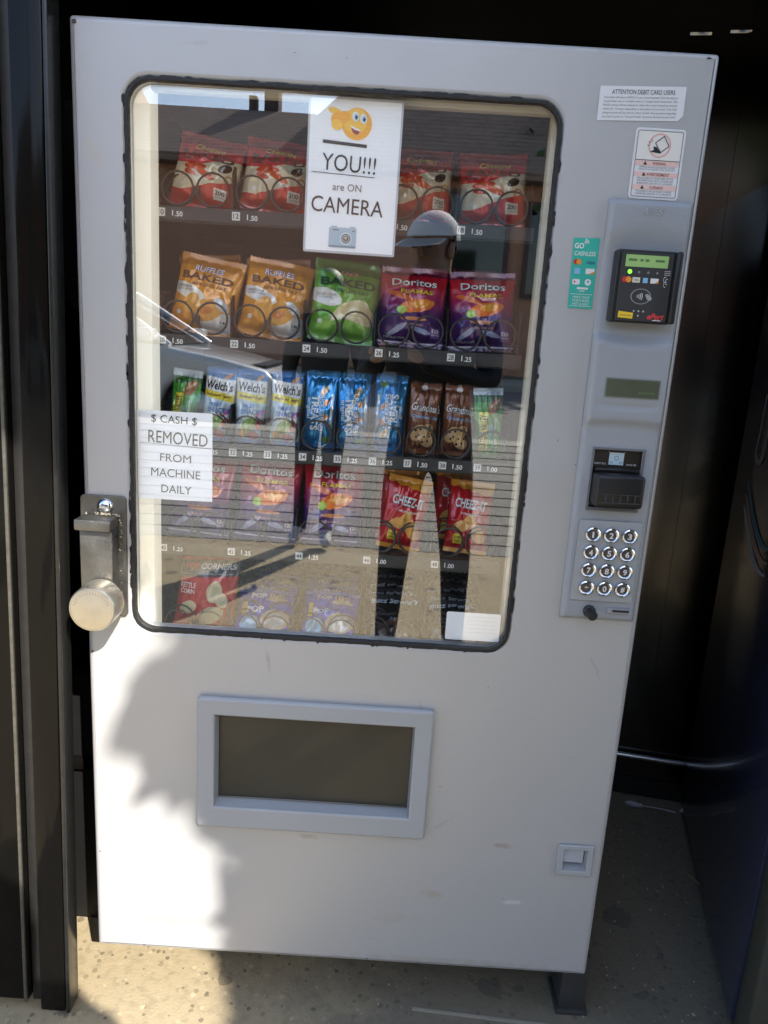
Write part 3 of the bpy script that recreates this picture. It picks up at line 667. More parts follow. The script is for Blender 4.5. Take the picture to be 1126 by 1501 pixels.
for i in range(4): ringp(.4040 + i * .0006, 1.4490, .0030 + i * .0020, .0009, YR - .0003, M_white, rd, a0=-38, a1=38, n=8)
poly([(.4185, 1.4520), (.4225, 1.4535), (.4300, 1.4470), (.4275, 1.4430), (.4225, 1.4445)], YR - .0003, mat('hand_icon', (.38, .38, .38), .5), rd)
for x, z in ((.404, 1.4265), (.4115, 1.4265), (.419, 1.4265), (.4115, 1.4195)): disc(x, z, .0015, YR, MATS['icon_grey'], rd)
poly([(.3795, 1.4155), (.4030, 1.4145), (.4035, 1.4235), (.3800, 1.4255)], YR - .0003, M_yel, rd, 'yellow_tag'); poly(rc(.383, .4005, 1.4188, 1.4198), YR - .0006, M_greyink, rd)
text('ePort', .4395, 1.4195, .0270, .0095, YR - .0003, mat('eport_red', (.75, .06, .06), .5), rd, bold=.03, shear=.35); poly(rc(.4350, .4480, 1.4130, 1.4143), YR - .0003, M_white, rd)

# --- stickers on the door
YS = -.0010
st = poly([(.319, 1.707), (.4425, 1.7125), (.4505, 1.7200), (.4500, 1.7610), (.3190, 1.7555)], YS, mat('sticker_white', (.78, .78, .80), .35, coat=.3), VM, 'sticker'); st['label'] = 'white debit card notice sticker with clipped corner'
text('ATTENTION DEBIT CARD USERS', .3855, 1.7500, .096, .0064, YS - .0004, M_ink, st, bold=.0, rot=.04)
for i, s in enumerate(['Your bank will place a HOLD on your account greater than the amount', 'to purchase one or multiple items in a single vend transaction. This', 'HOLD amount will be updated to reflect the actual transaction amount', 'within 24 - 72 hours depending on the policy of your bank. Your final', 'charge amount will be only for items vended. Any questions regarding', "your bank's policy on \"Account Holds\" should be directed to your bank."]):
    text(s, .3825, 1.7420 - i * .0054, .1130, .0036, YS - .0004, M_greyink, st, rot=.042)
st = link('sticker', plate_mesh('sticker', rrect(.3815, .4590, 1.5985, 1.7010, .005, 4), [], YS, YS + .0006), mat('sticker_white', (.8, .8, .8)), VM); st['label'] = 'white tipping warning sticker with a black and pink pictogram'
M_cr = mat('cream_print', (.80, .77, .72), .5)
fr = plate('print', rrect(.3850, .4555, 1.6015, 1.6975, .003, 3), [rrect(.3858, .4547, 1.6023, 1.6967, .0025, 3)], YS - .0006, YS - .0004, M_greyink, st)
poly(rc(.3860, .4545, 1.6555, 1.6965), YS - .0003, M_cr, st)
ringp(.4205, 1.6765, .0175, .0022, YS - .0006, M_pink, st)
for a, b in (((.4135, 1.6800), (.4260, 1.6900)), ((.4260, 1.6900), (.4350, 1.6760)), ((.4350, 1.6760), (.4230, 1.6665)), ((.4230, 1.6665), (.4135, 1.6800))):
    d = Vector((b[0] - a[0], b[1] - a[1])).normalized(); n = Vector((-d.y, d.x)) * .0006
    poly([(a[0] - n.x, a[1] - n.y), (b[0] - n.x, b[1] - n.y), (b[0] + n.x, b[1] + n.y), (a[0] + n.x, a[1] + n.y)], YS - .0009, M_ink, st)
poly([(.4060, 1.6670), (.4240, 1.6650), (.4160, 1.6740), (.4105, 1.6745), (.4125, 1.6700)], YS - .0009, M_ink, st)
for a in (110, 145, 180): poly([(.4105 + .004 * math.cos(R(a)), 1.676 + .004 * math.sin(R(a))), (.4105 + .009 * math.cos(R(a - 4)), 1.676 + .009 * math.sin(R(a - 4))), (.4105 + .009 * math.cos(R(a + 4)), 1.676 + .009 * math.sin(R(a + 4)))], YS - .0009, M_ink, st)
poly(rc(.3860, .4545, 1.6545, 1.6553), YS - .0006, M_ink, st)
for z, hd, ls in ((1.6505, 'WARNING', ['TIPPING OR ROCKING MAY CAUSE', 'SERIOUS INJURY OR DEATH']), (1.6345, 'AVERTISSEMENT', ['BASCULER OU PENCHER CETTE', 'DISTRIBUTRICE PEUT CAUSER DES', 'BLESSURES GRAVES OU LA MORT']), (1.6155, 'CUIDADO', ['INCLINAR O MECER PUEDE CAUSAR', 'LESIONES GRAVES O LA MUERTE'])):
    poly(rc(.3860, .4545, z - .0032, z + .0034), YS - .0004, mat('pale_pink', (.80, .55, .50), .5), st)
    text(hd, .4235, z, .0024 * len(hd) + .004, .0042, YS - .0007, mat('red_brown_ink', (.25, .06, .05), .5), st, bold=.01)
    poly([(.3985, z - .0024), (.4045, z - .0024), (.4015, z + .0028)], YS - .0007, M_ink, st)
    for i, s in enumerate(ls): text(s, .4203, z - .0056 - i * .0038, .0560, .0026, YS - .0007, M_greyink, st)
st = poly([(.3065, 1.4265), (.3460, 1.4265), (.3462, 1.5360), (.3040, 1.5345)], YS, M_teal, VM, 'sticker'); st['label'] = 'teal cashless payment sticker with card logos'
text('GO', .3145, 1.5230, .0150, .0085, YS - .0004, M_white, st, bold=.03); text('CASHLESS', .3250, 1.5115, .0340, .0068, YS - .0004, M_white, st, shear=.2, bold=.01)
for i in range(3): ringp(.3215, 1.5260, .0035 + i * .0025, .0013, YS - .0004, M_white, st, a0=10, a1=80, n=8)
disc(.3120, 1.4985, .0043, YS - .0004, M_red, st); disc(.3165, 1.4985, .0043, YS - .0006, M_orange, st); text('VISA', .3355, 1.4980, .0135, .0046, YS - .0004, mat('navy_ink', (.02, .05, .20), .5), st, bold=.02, shear=.2)
poly(rc(.3110, .3200, 1.4800, 1.4890), YS - .0004, M_lblue, st); poly(rc(.3290, .3430, 1.4805, 1.4890), YS - .0004, M_white, st); poly([(.3340, 1.4805), (.3430, 1.4805), (.3430, 1.4850)], YS - .0006, M_orange, st)
plate('print', rrect(.3095, .3215, 1.4635, 1.4720, .002, 3), [], YS - .0005, YS - .0004, M_white, st); disc(.3130, 1.4678, .0015, YS - .0008, M_red, st); disc(.3345, 1.4678, .0052, YS - .0004, M_white, st); disc(.3345, 1.4688, .0018, YS - .0007, M_teal, st)
poly(rc(.3180, .3360, 1.4565, 1.4597), YS - .0004, M_white, st); text('pay', .3270, 1.4535, .0085, .0036, YS - .0004, M_white, st, bold=.01)
for z in (1.4485, 1.4300): poly(rc(.3090, .3440, z, z + .0007), YS - .0004, M_white, st)
for i, s in enumerate(['MAKE YOUR', 'PURCHASES', 'FAST & EASY']): text(s, .3268, 1.4442 - i * .0052, .0270, .0038, YS - .0004, M_white, st)
st = link('sticker', plate_mesh('sticker', rrect(.1545, .2530, .8315, .8850, .003, 3), [], .0162, .0168), mat('sticker_white', (.8, .8, .8)), VM); st['label'] = 'white service label in the lower window corner'
for i in range(5): poly(rc(.1960, .2440, .8770 - i * .0075, .8780 - i * .0075), .0160, mat('faint_grey_ink', (.62, .62, .62), .5), st)

# --- hasp with its puck padlock
M_zinc = mat('worn_zinc', (.17, .165, .15), .42, .85, var=.3, scale=40, bump=.3, bscale=180, rvar=.12)
hs = link('hasp', plate_mesh('hasp', rrect(-.4985, -.4190, .8450, 1.0660, .008, 4), [], -.006, -.0008, .001, 2), M_zinc, VM)
bm = bmesh.new(); bx(bm, -.4900, -.4330, -.036, -.0062, .880, 1.012, bev=.004, seg=2); link('hasp_cover', bm_mesh(bm, 'c', True), M_zinc, hs)
bm = bmesh.new(); bx(bm, -.4930, -.4310, -.050, -.0062, 1.0125, 1.0320, bev=.003, seg=2); link('hasp_hood', bm_mesh(bm, 'h', True), M_zinc, hs)
link('carriage_bolt', lathe('carriage_bolt', [(.0150, 0), (.0135, .004), (.0095, .0075), (.005, .009), (0, .0095)], 24), M_chrome, hs, (-.4545, -.0061, 1.0470))
bm = bmesh.new()
for i in range(60): # crumbs of dried sealant along the hood and plate edge
    x, z = (random.uniform(-.485, -.425), 1.0335 + random.uniform(0, .003)) if i < 35 else (-.4285 + random.uniform(-.002, .003), random.uniform(.86, 1.03))
    r_ = random.uniform(.0008, .0024); bmesh.ops.create_icosphere(bm, subdivisions=1, radius=r_, matrix=Matrix.Translation((x, -.0085 - random.uniform(0, .012) * (i < 35), z)))
link('sealant_crumbs', bm_mesh(bm, 'crumbs'), mat('dry_sealant', (.32, .28, .20), .8), hs)['kind'] = 'stuff'
PL = tag(empty('puck_padlock', (-.4520, -.037, .8860)), 'round brushed steel puck padlock on the hasp at the door edge', 'padlock')
M_puck = mat('brushed_steel', (.62, .57, .47), .30, .9, var=.12, scale=60, rvar=.08)
link('body', lathe('body', [(.0370, 0), (.0395, .003), (.0395, .046), (.0375, .0495), (.0360, .0500), (0, .0500)], 48), M_puck, PL)
M_eng = mat('engraved', (.40, .36, .29), .5, .8)
for i in range(17):
    a = R(165 - i * 9); c_, s_ = .0300 * math.cos(a), .0300 * math.sin(a); t_ = Vector((-math.sin(a), math.cos(a)))
    poly([(c_ + q * .0010 * t_.x + w_ * .0022 * math.cos(a), s_ + q * .0010 * t_.y + w_ * .0022 * math.sin(a)) for q, w_ in ((-1, -1), (1, -1), (1, 1), (-1, 1))], -.0503, M_eng, PL, 'engraving')
ringp(0, 0, .0355, .0006, -.0503, M_eng, PL, n=48, name='engraving')
# ------------------------------------------------------------------ paper signs behind the glass
YP = .0172
sg = tag(empty('paper_sign', (-.054, YP, 1.606), (0, R(.4), 0)), 'laminated white sign reading YOU are ON CAMERA behind the glass', 'sign')
plate('laminate', rrect(-.0745, .0745, -.1160, .1165, .003, 3), [], .0004, .0009, mat('laminate_film', (.52, .52, .55), .2), sg); plate('sheet', rrect(-.0712, .0712, -.1126, .1131, .001, 2), [], 0, .0003, M_paper, sg)
ys = -.0006
M_sigink = mat('brown_black_ink', (.035, .022, .022), .6)
M_emo = mat('smiley_orange', (.88, .42, .03), .5); M_emo2 = mat('smiley_yellow', (.90, .55, .06), .5)
disc(.0025, .0790, .0235, ys, M_emo, sg, n=36); disc(.0000, .0830, .0185, ys - .0002, M_emo2, sg, n=36)
for q, (x, z, a, b) in enumerate(((-.0330, .0960, .0105, .0048), (-.0270, .0840, .0115, .0110), (-.0285, .0765, .0090, .0080), (-.0180, .0880, .0100, .0085))):
    disc(x, z, b, ys - .0003 - q * .0001, (M_emo2, M_emo, M_emo2, M_emo)[q], sg, sx=a / b, rot=-.25 if q == 0 else 0, n=24)
for x, z in ((.0000, .0895), (.0125, .0870)):
    disc(x, z, .0072, ys - .0008, M_white, sg, sx=.75, rot=.2); disc(x + .0010, z - .0008, .0046, ys - .0010, M_lblue, sg, sx=.7); disc(x + .0013, z - .0012, .0025, ys - .0012, M_ink, sg, sx=.7)
poly([(-.0065, .0765), (-.0005, .0735), (.0085, .0705), (.0065, .0655), (.0030, .0630), (-.0025, .0655), (-.0055, .0700)], ys - .0008, mat('mouth_red', (.35, .05, .05), .5), sg)
poly([(-.0065, .0765), (-.0005, .0735), (.0085, .0705), (.0075, .0685), (-.0005, .0705), (-.0062, .0735)], ys - .0010, M_white, sg)
poly([(-.0500, .0488), (.0200, .0450), (.0200, .0500), (-.0500, .0538)], ys, M_sigink, sg)
text('YOU!!!', -.0070, .0205, .0860, .0250, ys, M_sigink, sg, rot=-.035)
poly([(-.0650, .0052), (.0350, .0018), (.0350, .0028), (-.0650, .0062)], ys, M_sigink, sg)
text('are ON', -.0080, -.0150, .0460, .0110, ys, M_greyink, sg, rot=-.02); text('CAMERA', -.0060, -.0430, .1160, .0240, ys, M_sigink, sg, rot=-.03)
M_camb = mat('camera_picture', (.42, .50, .58), .5)
plate('print', rrect(-.0335, .0110, -.1070, -.0760, .002, 3), [], ys, ys + .0004, M_camb, sg); poly(rc(-.0330, .0105, -.1065, -.1035), ys - .0002, mat('camera_shadow', (.22, .28, .33), .5), sg)
for x in (-.0255, .0045): poly(rc(x - .0045, x + .0045, -.0758, -.0738), ys, M_camb, sg)
disc(-.0055, -.0925, .0098, ys - .0002, mat('camera_ring', (.60, .66, .70), .5), sg); disc(-.0055, -.0925, .0075, ys - .0004, M_greyink, sg); ringp(-.0055, -.0925, .0058, .0012, ys - .0006, M_camb, sg); disc(-.0060, -.0915, .0022, ys - .0006, mat('lens_glint', (.60, .50, .35), .4), sg)
poly(rc(-.0270, -.0175, -.0805, -.0790), ys - .0002, M_greyink, sg); disc(.0062, -.0805, .0012, ys - .0002, M_ink, sg)
sg2 = tag(empty('paper_sign', (-.3395, YP, 1.1380), (0, R(-.3), 0)), 'white sign reading CASH REMOVED FROM MACHINE DAILY by the hasp', 'sign')
plate('sheet', rrect(-.0650, .0650, -.0775, .0780, .0012, 2), [], 0, .0005, M_paper, sg2)
def outlined(s, x, z, wd, ht, dark, light, par, rot=-.03):
    text(s, x, z, wd, ht, ys, dark, par, bold=.0, rot=rot)
outlined('$ CASH $', -.0010, .0630, .0790, .0150, M_ink, M_paper, sg2)
text('REMOVED', .0055, .0320, .1030, .0215, ys, mat('sign_taupe', (.045, .038, .03), .6), sg2, bold=.0, rot=-.035)
poly([(-.0610, .0215), (.0640, .0165), (.0640, .0172), (-.0610, .0222)], ys, M_ink, sg2)
M_taupe = MATS['sign_taupe']
outlined('FROM', .0010, -.0030, .0540, .0135, M_taupe, M_paper, sg2); outlined('MACHINE', .0010, -.0300, .0860, .0145, M_taupe, M_paper, sg2); outlined('DAILY', .0020, -.0585, .0530, .0140, M_taupe, M_paper, sg2)

# ------------------------------------------------------------------ snack packs
def hsh(*a):
    return noise.noise(Vector((a[0] * 1.7 + 3.1, (a[1] if len(a) > 1 else 0) * 1.3 - 7.7, (a[2] if len(a) > 2 else 0) * 2.1 + .37)))
class Pack:
    def __init__(s, W, H, T, seed, seal=.085, wr=.0020, pinch=.05):
        s.W, s.H, s.T, s.seed, s.seal, s.wr, s.pinch = W, H, T, seed, seal, wr, pinch
    def pos(s, u, v, side=-1):
        vv = max(0., min(1., (v - s.seal) / (1 - 2 * s.seal)))
        pv = (4 * vv * (1 - vv)) ** .55 * (1.12 - .26 * vv)
        q = abs(2 * u - 1); pu = max(0., 1 - q ** 2.3) ** .62
        y = s.T / 2 * pu * pv
        e = math.exp(-min(vv, 1 - vv) / .16)
        top = 1 if v > .5 else 0
        wr = math.sin(u * 34 + 5 * hsh(s.seed, v * 2) + s.seed) * .6 + math.sin(u * 57 + s.seed * 2.3 + 4 * hsh(u * 3, v * 2, s.seed)) * .4
        y += s.wr * wr * e * (pu ** .5) * (pv > 0)
        y += s.wr * 1.6 * hsh(u * 4 + side, v * 5, s.seed + side) * pu * pv
        y += s.wr * .8 * hsh(u * 11, v * 9, s.seed + 3 * side) * pu * pv
        for a_, fr_ in ((.9 + s.seed, 7.), (2.3 + s.seed * 1.7, 5.)):
            y += s.wr * 1.1 * (1 - abs(math.sin(fr_ * (u * math.cos(a_) + v * math.sin(a_)) + s.seed * 3 + 1.5 * hsh(u * 2, v * 2, s.seed)))) ** 5 * pu * pv
        sway = .0028 * math.sin(u * 7 + s.seed + top * 2) * (1 - min(1, pv))
        x = (u - .5) * s.W * (1 - s.pinch * min(1, pv) * (1 + .3 * hsh(v * 3, s.seed)))
        z = v * s.H - .004 * pu * (1 - 2 * top) * 0
        return Vector((x, side * max(y, .0004) + sway, z))
    def mesh(s, m, nu=34, nv=44):
        bm = bmesh.new(); uvl = bm.loops.layers.uv.new('UVMap'); F = {}; 
        for side in (-1, 1):
            for j in range(nv + 1):
                for i in range(nu + 1):
                    if side == 1 and i in (0, nu): F[side, i, j] = F[-1, i, j]; continue
                    u, v = i / nu, j / nv
                    p = s.pos(u, v, side)
                    if j in (0, nv): p.z += .0012 * (1 if i % 2 else -1)
                    F[side, i, j] = bm.verts.new(p)
        for side in (-1, 1):
            for j in range(nv):
                for i in range(nu):
                    ids = [(i, j), (i + 1, j), (i + 1, j + 1), (i, j + 1)]
                    if side == 1: ids = ids[::-1]
                    try: f = bm.faces.new([F[side, a, b] for a, b in ids])
                    except ValueError: continue
                    f.smooth = True
                    for l, (a, b) in zip(f.loops, ids): l[uvl].uv = (a / nu, b / nv)
        me = bpy.data.meshes.new('pack'); bm.to_mesh(me); bm.free(); me.materials.append(m)
        return me
    def text(s, st, u, v, wf, hf, m, bold=0., shear=0., rot=0., off=.0009):
        vs, fs, tw, th = text_mesh(st, bold, shear)
        wd, ht = wf * s.W, hf * s.H; c, n = math.cos(rot), math.sin(rot)
        bm = bmesh.new(); V = []
        for a, b in vs:
            X, Z = (a - .5) * wd, (b - .5) * ht
            V.append(bm.verts.new((X * c - Z * n, 0, X * n + Z * c)))
        for f in fs:
            try: bm.faces.new([V[i] for i in f])
            except ValueError: pass
        for _ in range(2):
            le = [e for e in bm.edges if e.calc_length() > .007]
            if not le: break
            bmesh.ops.subdivide_edges(bm, edges=le, cuts=1); bmesh.ops.triangulate(bm, faces=bm.faces)
        for q in bm.verts:
            uu, vv = u + q.co.x / s.W, v + q.co.z / s.H
            uu = min(.985, max(.015, uu)); vv = min(.99, max(.01, vv))
            p = s.pos(uu, vv, -1); q.co = p + Vector((0, -off, 0))
        me = bpy.data.meshes.new('lettering'); bm.to_mesh(me); bm.free(); me.materials.append(m)
        return me
def outl(st, u, v, w_, h_, dark, light, b0=.045, b1=.008, shear=0., rot=0.):
    return [(st, u, v, w_, h_, dark, b0, shear, rot, .0007), (st, u, v, w_ * .985, h_ * .94, light, b1, shear, rot, .0011)]
W_, K_ = M_white, M_ink
M_dred = mat('deep_red_ink', (.10, .005, .008), .5); M_brn2 = mat('brown_ink', (.08, .03, .01), .5); M_dgreen = mat('dark_green_ink', (.01, .06, .01), .5)
cream, chip = (.74, .66, .48), (.70, .42, .12)
KINDS = {}
def kind(key, W, H, T, seed, base, layers, texts, rough=.27, metal=.12, **kw):
    KINDS[key] = []
    for var in range(3):                                   # three differently crumpled packs of each kind
        p = Pack(W * (1 - .012 * var), H, T * (1 + .10 * (var - 1)), seed + var * 2.77, **{**kw, 'wr': kw.get('wr', .0032) * (.9 + .25 * var)}); me = p.mesh(printed('film_' + key, base, layers, rough, metal))
        KINDS[key].append((me, [p.text(t[0], t[1], t[2], t[3], t[4], t[5], *(t[6:])) for t in texts], p))
kind('cheetos', .122, .126, .056, 1.3, (.60, .016, .020), [
    ('v', .82, 2, (.36, .010, .014)), ('v', .27, .62, cream, -.10, .05, 5.), ('e', .36, .52, .17, .050, .1, .10, (.60, .07, .02)), ('e', .52, .45, .17, .045, -.35, .10, (.66, .10, .03)), ('e', .30, .43, .10, .035, -.2, .1, (.58, .06, .02)),
    ('e', .80, .57, .10, .055, .5, .08, (.03, .025, .02)), ('e', .88, .43, .07, .07, 0, .12, (.50, .27, .06)), ('e', .88, .43, .040, .045, 0, .1, cream), ('v', -.1, .285, (.62, .025, .02), -.32), ('e', .20, .27, .035, .03, 0, 0, (.8, .78, .74)), ('r', .70, .88, .16, .30, (.72, .68, .58)), ('v', -1, .07, (.45, .012, .015))],
    outl('Cheetos', .52, .795, .46, .075, K_, M_yel, shear=.2) + [('BAKED', .50, .690, .80, .095, M_dred, .03), ("FLAMIN'", .20, .615, .24, .04, K_, .015, .2), ('200', .79, .245, .14, .055, K_, .02), ('CALORIES', .79, .195, .15, .022, M_greyink)])
kind('ruffles', .124, .140, .057, 2.1, (.72, .29, .015), [
    ('v', .84, 2, (.56, .21, .012)), ('e', .25, .50, .30, .09, -.25, .12, (.76, .74, .70)), ('e', .78, .16, .30, .13, .3, .10, (.76, .74, .70)), ('e', .62, .32, .24, .14, .4, .08, (.72, .34, .05)), ('e', .58, .30, .10, .05, .2, .1, (.62, .20, .03)), ('e', .34, .36, .14, .11, .9, .06, (.74, .36, .06)), ('e', .80, .40, .13, .06, -.5, .1, (.60, .66, .72)),
    ('e', .16, .22, .035, .028, 0, 0, (.8, .78, .74)), ('r', .80, .93, .14, .23, (.78, .76, .72)), ('v', -1, .06, (.60, .22, .015))],
    outl('RUFFLES', .50, .815, .44, .085, M_purple, W_, .06, .01) + [('BAKED', .50, .705, .80, .095, M_brn2, .03), ('60% LESS FAT', .56, .610, .52, .042, M_brn2, .01), ('CHEDDAR &', .18, .555, .26, .030, M_greyink, .01), ('SOUR CREAM', .20, .515, .28, .026, M_greyink), ('140', .865, .195, .11, .045, K_, .02), ('CALORIES', .865, .155, .12, .018, M_greyink)])
kind('green', .124, .146, .057, 3.7, (.16, .42, .03), [
    ('v', .84, 2, (.06, .24, .02)), ('e', .20, .52, .26, .10, -.2, .12, (.76, .76, .70)), ('e', .60, .34, .30, .15, .4, .06, (.74, .66, .38)), ('e', .85, .30, .20, .14, -.4, .06, (.70, .62, .34)), ('v', -1, .24, (.20, .50, .06), -.05, .03, 9.), ('e', .16, .22, .035, .028, 0, 0, (.8, .78, .74)), ('v', -1, .05, (.10, .30, .03))],
    outl("Lay's", .52, .835, .26, .075, M_red, M_pink, .05, .0, shear=.2) + [('BAKED', .52, .715, .84, .105, M_dgreen, .03), ('65% LESS FAT', .58, .610, .54, .042, M_dgreen, .01), ('SOUR CREAM', .22, .545, .30, .028, M_greyink), ('& ONION', .20, .510, .20, .026, M_greyink)])
def dor(key, H, T, seed):
    kind(key, .124, H, T, seed, (.055, .010, .13), [
        ('g', (.24, .008, .10), .34, .56), ('g', (.50, .012, .030), .50, .80), ('v', .90, 2, (.16, .010, .05)), ('e', .30, .62, .22, .035, -.25, .2, (.70, .16, .03)), ('e', .55, .50, .27, .085, .15, .16, (.82, .20, .02)), ('e', .60, .52, .14, .045, .1, .16, (.85, .36, .03)),
        ('e', .33, .44, .075, .050, 0, 0, (.34, .58, .05)), ('e', .33, .44, .050, .034, 0, 0, (.48, .68, .14)), ('e', .28, .20, .16, .035, .5, .1, (.32, .36, .60)), ('e', .64, .20, .15, .03, -.2, .12, (.30, .36, .62)), ('e', .52, .335, .20, .022, 0, .1, (.62, .24, .10)), ('r', .80, .93, .12, .24, (.20, .10, .32)), ('v', .045, .062, (.60, .55, .66)), ('v', -1, .045, (.05, .01, .10))],
        outl('Doritos', .50, .795, .68, .100, K_, W_, .05, .012) + [('FLAMAS', .54, .675, .50, .060, M_brn2, .05, .1), ('FLAMAS', .54, .675, .49, .055, M_yel, .012, .1, 0., .0012), ('120', .865, .205, .10, .042, W_, .02), ('CALORIES', .865, .160, .11, .018, W_), ('FLAVORED', .50, .265, .34, .022, M_pink), ('TORTILLA CHIPS', .25, .105, .32, .022, W_)] , rough=.26)
dor('doritos', .142, .057, 4.4); dor('doritos_tall', .172, .058, 5.2)
kind('welch', .060, .136, .030, 6.1, (.50, .62, .70), [
    ('v', .86, 2, (.03, .17, .50)), ('e', .75, .90, .12, .03, .3, .1, (.72, .30, .06)), ('v', .68, .86, (.78, .78, .78), .06), ('v', .575, .675, (.80, .66, .04), .06), ('e', .50, .30, .36, .15, .4, .10, (.66, .74, .72)), ('e', .45, .24, .24, .10, .2, .12, (.30, .46, .12)), ('e', .80, .26, .13, .07, .2, .1, (.66, .06, .05)),
    ('e', .25, .13, .16, .06, 0, .1, (.68, .36, .05)), ('e', .60, .11, .18, .06, 0, .1, (.60, .10, .12)), ('e', .85, .42, .14, .035, .3, 0, (.70, .10, .25)), ('v', -1, .055, (.04, .16, .42))],
    [("Welch's", .50, .765, .86, .130, K_, .02, .05, -.06), ('Reduced Sugar', .52, .628, .82, .050, M_brn2, .01, .2, -.05), ('FRUIT', .45, .505, .42, .050, M_blue, .02), ('SNACKS', .55, .430, .74, .070, M_blue, .03)], seal=.07)
kind('treats', .062, .140, .030, 7.7, (.01, .26, .62), [
    ('v', .86, 2, (.008, .20, .52)), ('r', .84, .92, .25, .72, (.70, .72, .74)), ('e', .62, .76, .13, .055, .4, .2, (.66, .46, .30)), ('e', .70, .60, .10, .04, .2, .2, (.70, .30, .14)), ('e', .70, .40, .10, .04, .2, .2, (.68, .34, .18)), ('e', .74, .11, .12, .045, 0, .08, (.22, .46, .12)), ('v', -1, .06, (.01, .16, .44))],
    [('TREATS', .36, .46, 1.05, .115, W_, .04, 0., -math.pi / 2), ('RICE KRISPIES', .58, .46, 1.05, .070, W_, .015, 0., -math.pi / 2), ('original', .15, .52, .62, .065, W_, .01, 0., -math.pi / 2)], rough=.18, metal=.55, wr=.0034)
kind('cookies', .060, .130, .032, 8.8, (.20, .062, .022), [
    ('v', .86, 2, (.15, .045, .016)), ('e', .45, .95, .10, .04, 0, 0, (.62, .60, .58)), ('e', .50, .27, .46, .19, .0, .03, (.14, .045, .02)), ('e', .34, .30, .24, .11, .2, .05, (.56, .36, .17)), ('e', .62, .22, .24, .11, -.2, .05, (.60, .40, .20)), ('e', .64, .36, .19, .08, .1, .05, (.52, .33, .15)),
    ] + [('e', a, b, .035, .016, 0, .1, (.05, .02, .012)) for a, b in ((.26, .33), (.38, .27), (.42, .35), (.56, .25), (.68, .19), (.62, .37), (.74, .26), (.52, .17), (.70, .40), (.30, .24))],
    outl("Grandma's", .54, .665, .96, .120, K_, W_, .05, .008, .25, -.06) + [('Chocolate Chip', .52, .525, .84, .062, M_lblue, .01, .15, -.04)], seal=.07)
kind('granola', .058, .130, .024, 9.3, (.05, .30, .03), [
    ('v', .90, 2, (.46, .55, .62)), ('v', .80, .90, (.02, .14, .02)), ('e', .68, .75, .24, .10, .3, .12, (.30, .12, .04)), ('e', .70, .78, .18, .025, .3, .1, (.60, .42, .22)), ('r', .16, .46, .10, .66, (.78, .68, .05)), ('v', -1, .05, (.04, .20, .03))],
    [('NATURE VALLEY', .31, .38, 1.10, .125, M_dgreen, .02, 0., math.pi / 2), ("Oats 'n Honey", .72, .36, 1.0, .075, W_, .01, .1, math.pi / 2), ('CRUNCHY', .54, .36, .56, .050, M_lblue, .02, 0., math.pi / 2)], rough=.25)
kind('crackers', .088, .142, .036, 10.9, (.52, .010, .014), [
    ('v', .86, 2, (.78, .34, .02), .12, .012, 26.), ('e', .50, .42, .20, .085, .6, .05, (.74, .40, .10)), ('e', .30, .36, .16, .065, .3, .05, (.70, .36, .08)), ('e', .72, .30, .22, .11, -.5, .06, (.72, .34, .06)), ('e', .50, .42, .025, .012, 0, 0, (.36, .14, .03)), ('e', .74, .30, .025, .012, 0, 0, (.36, .14, .03)),
    ('r', .20, .40, .12, .25, (.80, .66, .04)), ('v', -1, .06, (.72, .30, .02), .0)],
    [('CHEEZ-IT', .52, .665, .74, .135, K_, .06, .05, -.06, .0006), ('CHEEZ-IT', .52, .67, .73, .130, W_, .025, .05, -.06, .0011), ('Whole Grain', .54, .535, .46, .034, W_, .015), ('100', .30, .205, .14, .035, K_, .02), ('CAL', .30, .160, .14, .030, K_, .02)], rough=.24)
kind('popcorners', .124, .172, .050, 11.5, (.50, .020, .022), [
    ('v', .66, .86, (.022, .030, .055), -.10), ('v', .93, 2, (.30, .012, .016)), ('e', .66, .50, .13, .12, .6, .14, (.66, .58, .36)), ('e', .78, .42, .12, .085, -.5, .14, (.68, .60, .38)), ('e', .24, .28, .15, .075, .2, .14, (.68, .60, .38)), ('e', .62, .22, .22, .10, .3, .14, (.66, .58, .36)), ('e', .44, .10, .16, .06, .3, .14, (.66, .58, .36))],
    [('DO ONE BETTER!', .36, .905, .46, .026, M_pink, .01, 0., .10), ('POP', .235, .765, .24, .070, M_red, .03, .1, .10), ('CORNERS', .655, .795, .56, .072, W_, .03, .1, .10), ('THE CRUNCHY AND WONDERFULLY POPPED SNACK', .50, .695, .84, .016, W_, .0, 0., .10), ('KETTLE', .20, .540, .26, .060, W_, .02), ('CORN', .20, .470, .24, .055, W_, .02)])
kind('tarts', .118, .118, .020, 12.2, (.015, .045, .55), [
    ('v', .92, 2, (.16, .22, .58)), ('r', .08, .17, .40, .68, (.70, .52, .06)), ('e', .70, .32, .26, .20, .1, .05, (.62, .50, .36)), ('e', .70, .30, .19, .14, .1, .05, (.72, .70, .68)), ('e', .70, .74, .20, .05, 0, .1, (.66, .54, .38)), ('e', .26, .22, .17, .15, .0, .05, (.10, .38, .62)), ('v', -1, .06, (.35, .40, .58))],
    [('POP', .36, .82, .26, .12, W_, .04), ('TARTS', .68, .82, .28, .10, M_yel, .02), ('POP', .33, .50, .30, .13, W_, .04)], rough=.22, metal=.15)
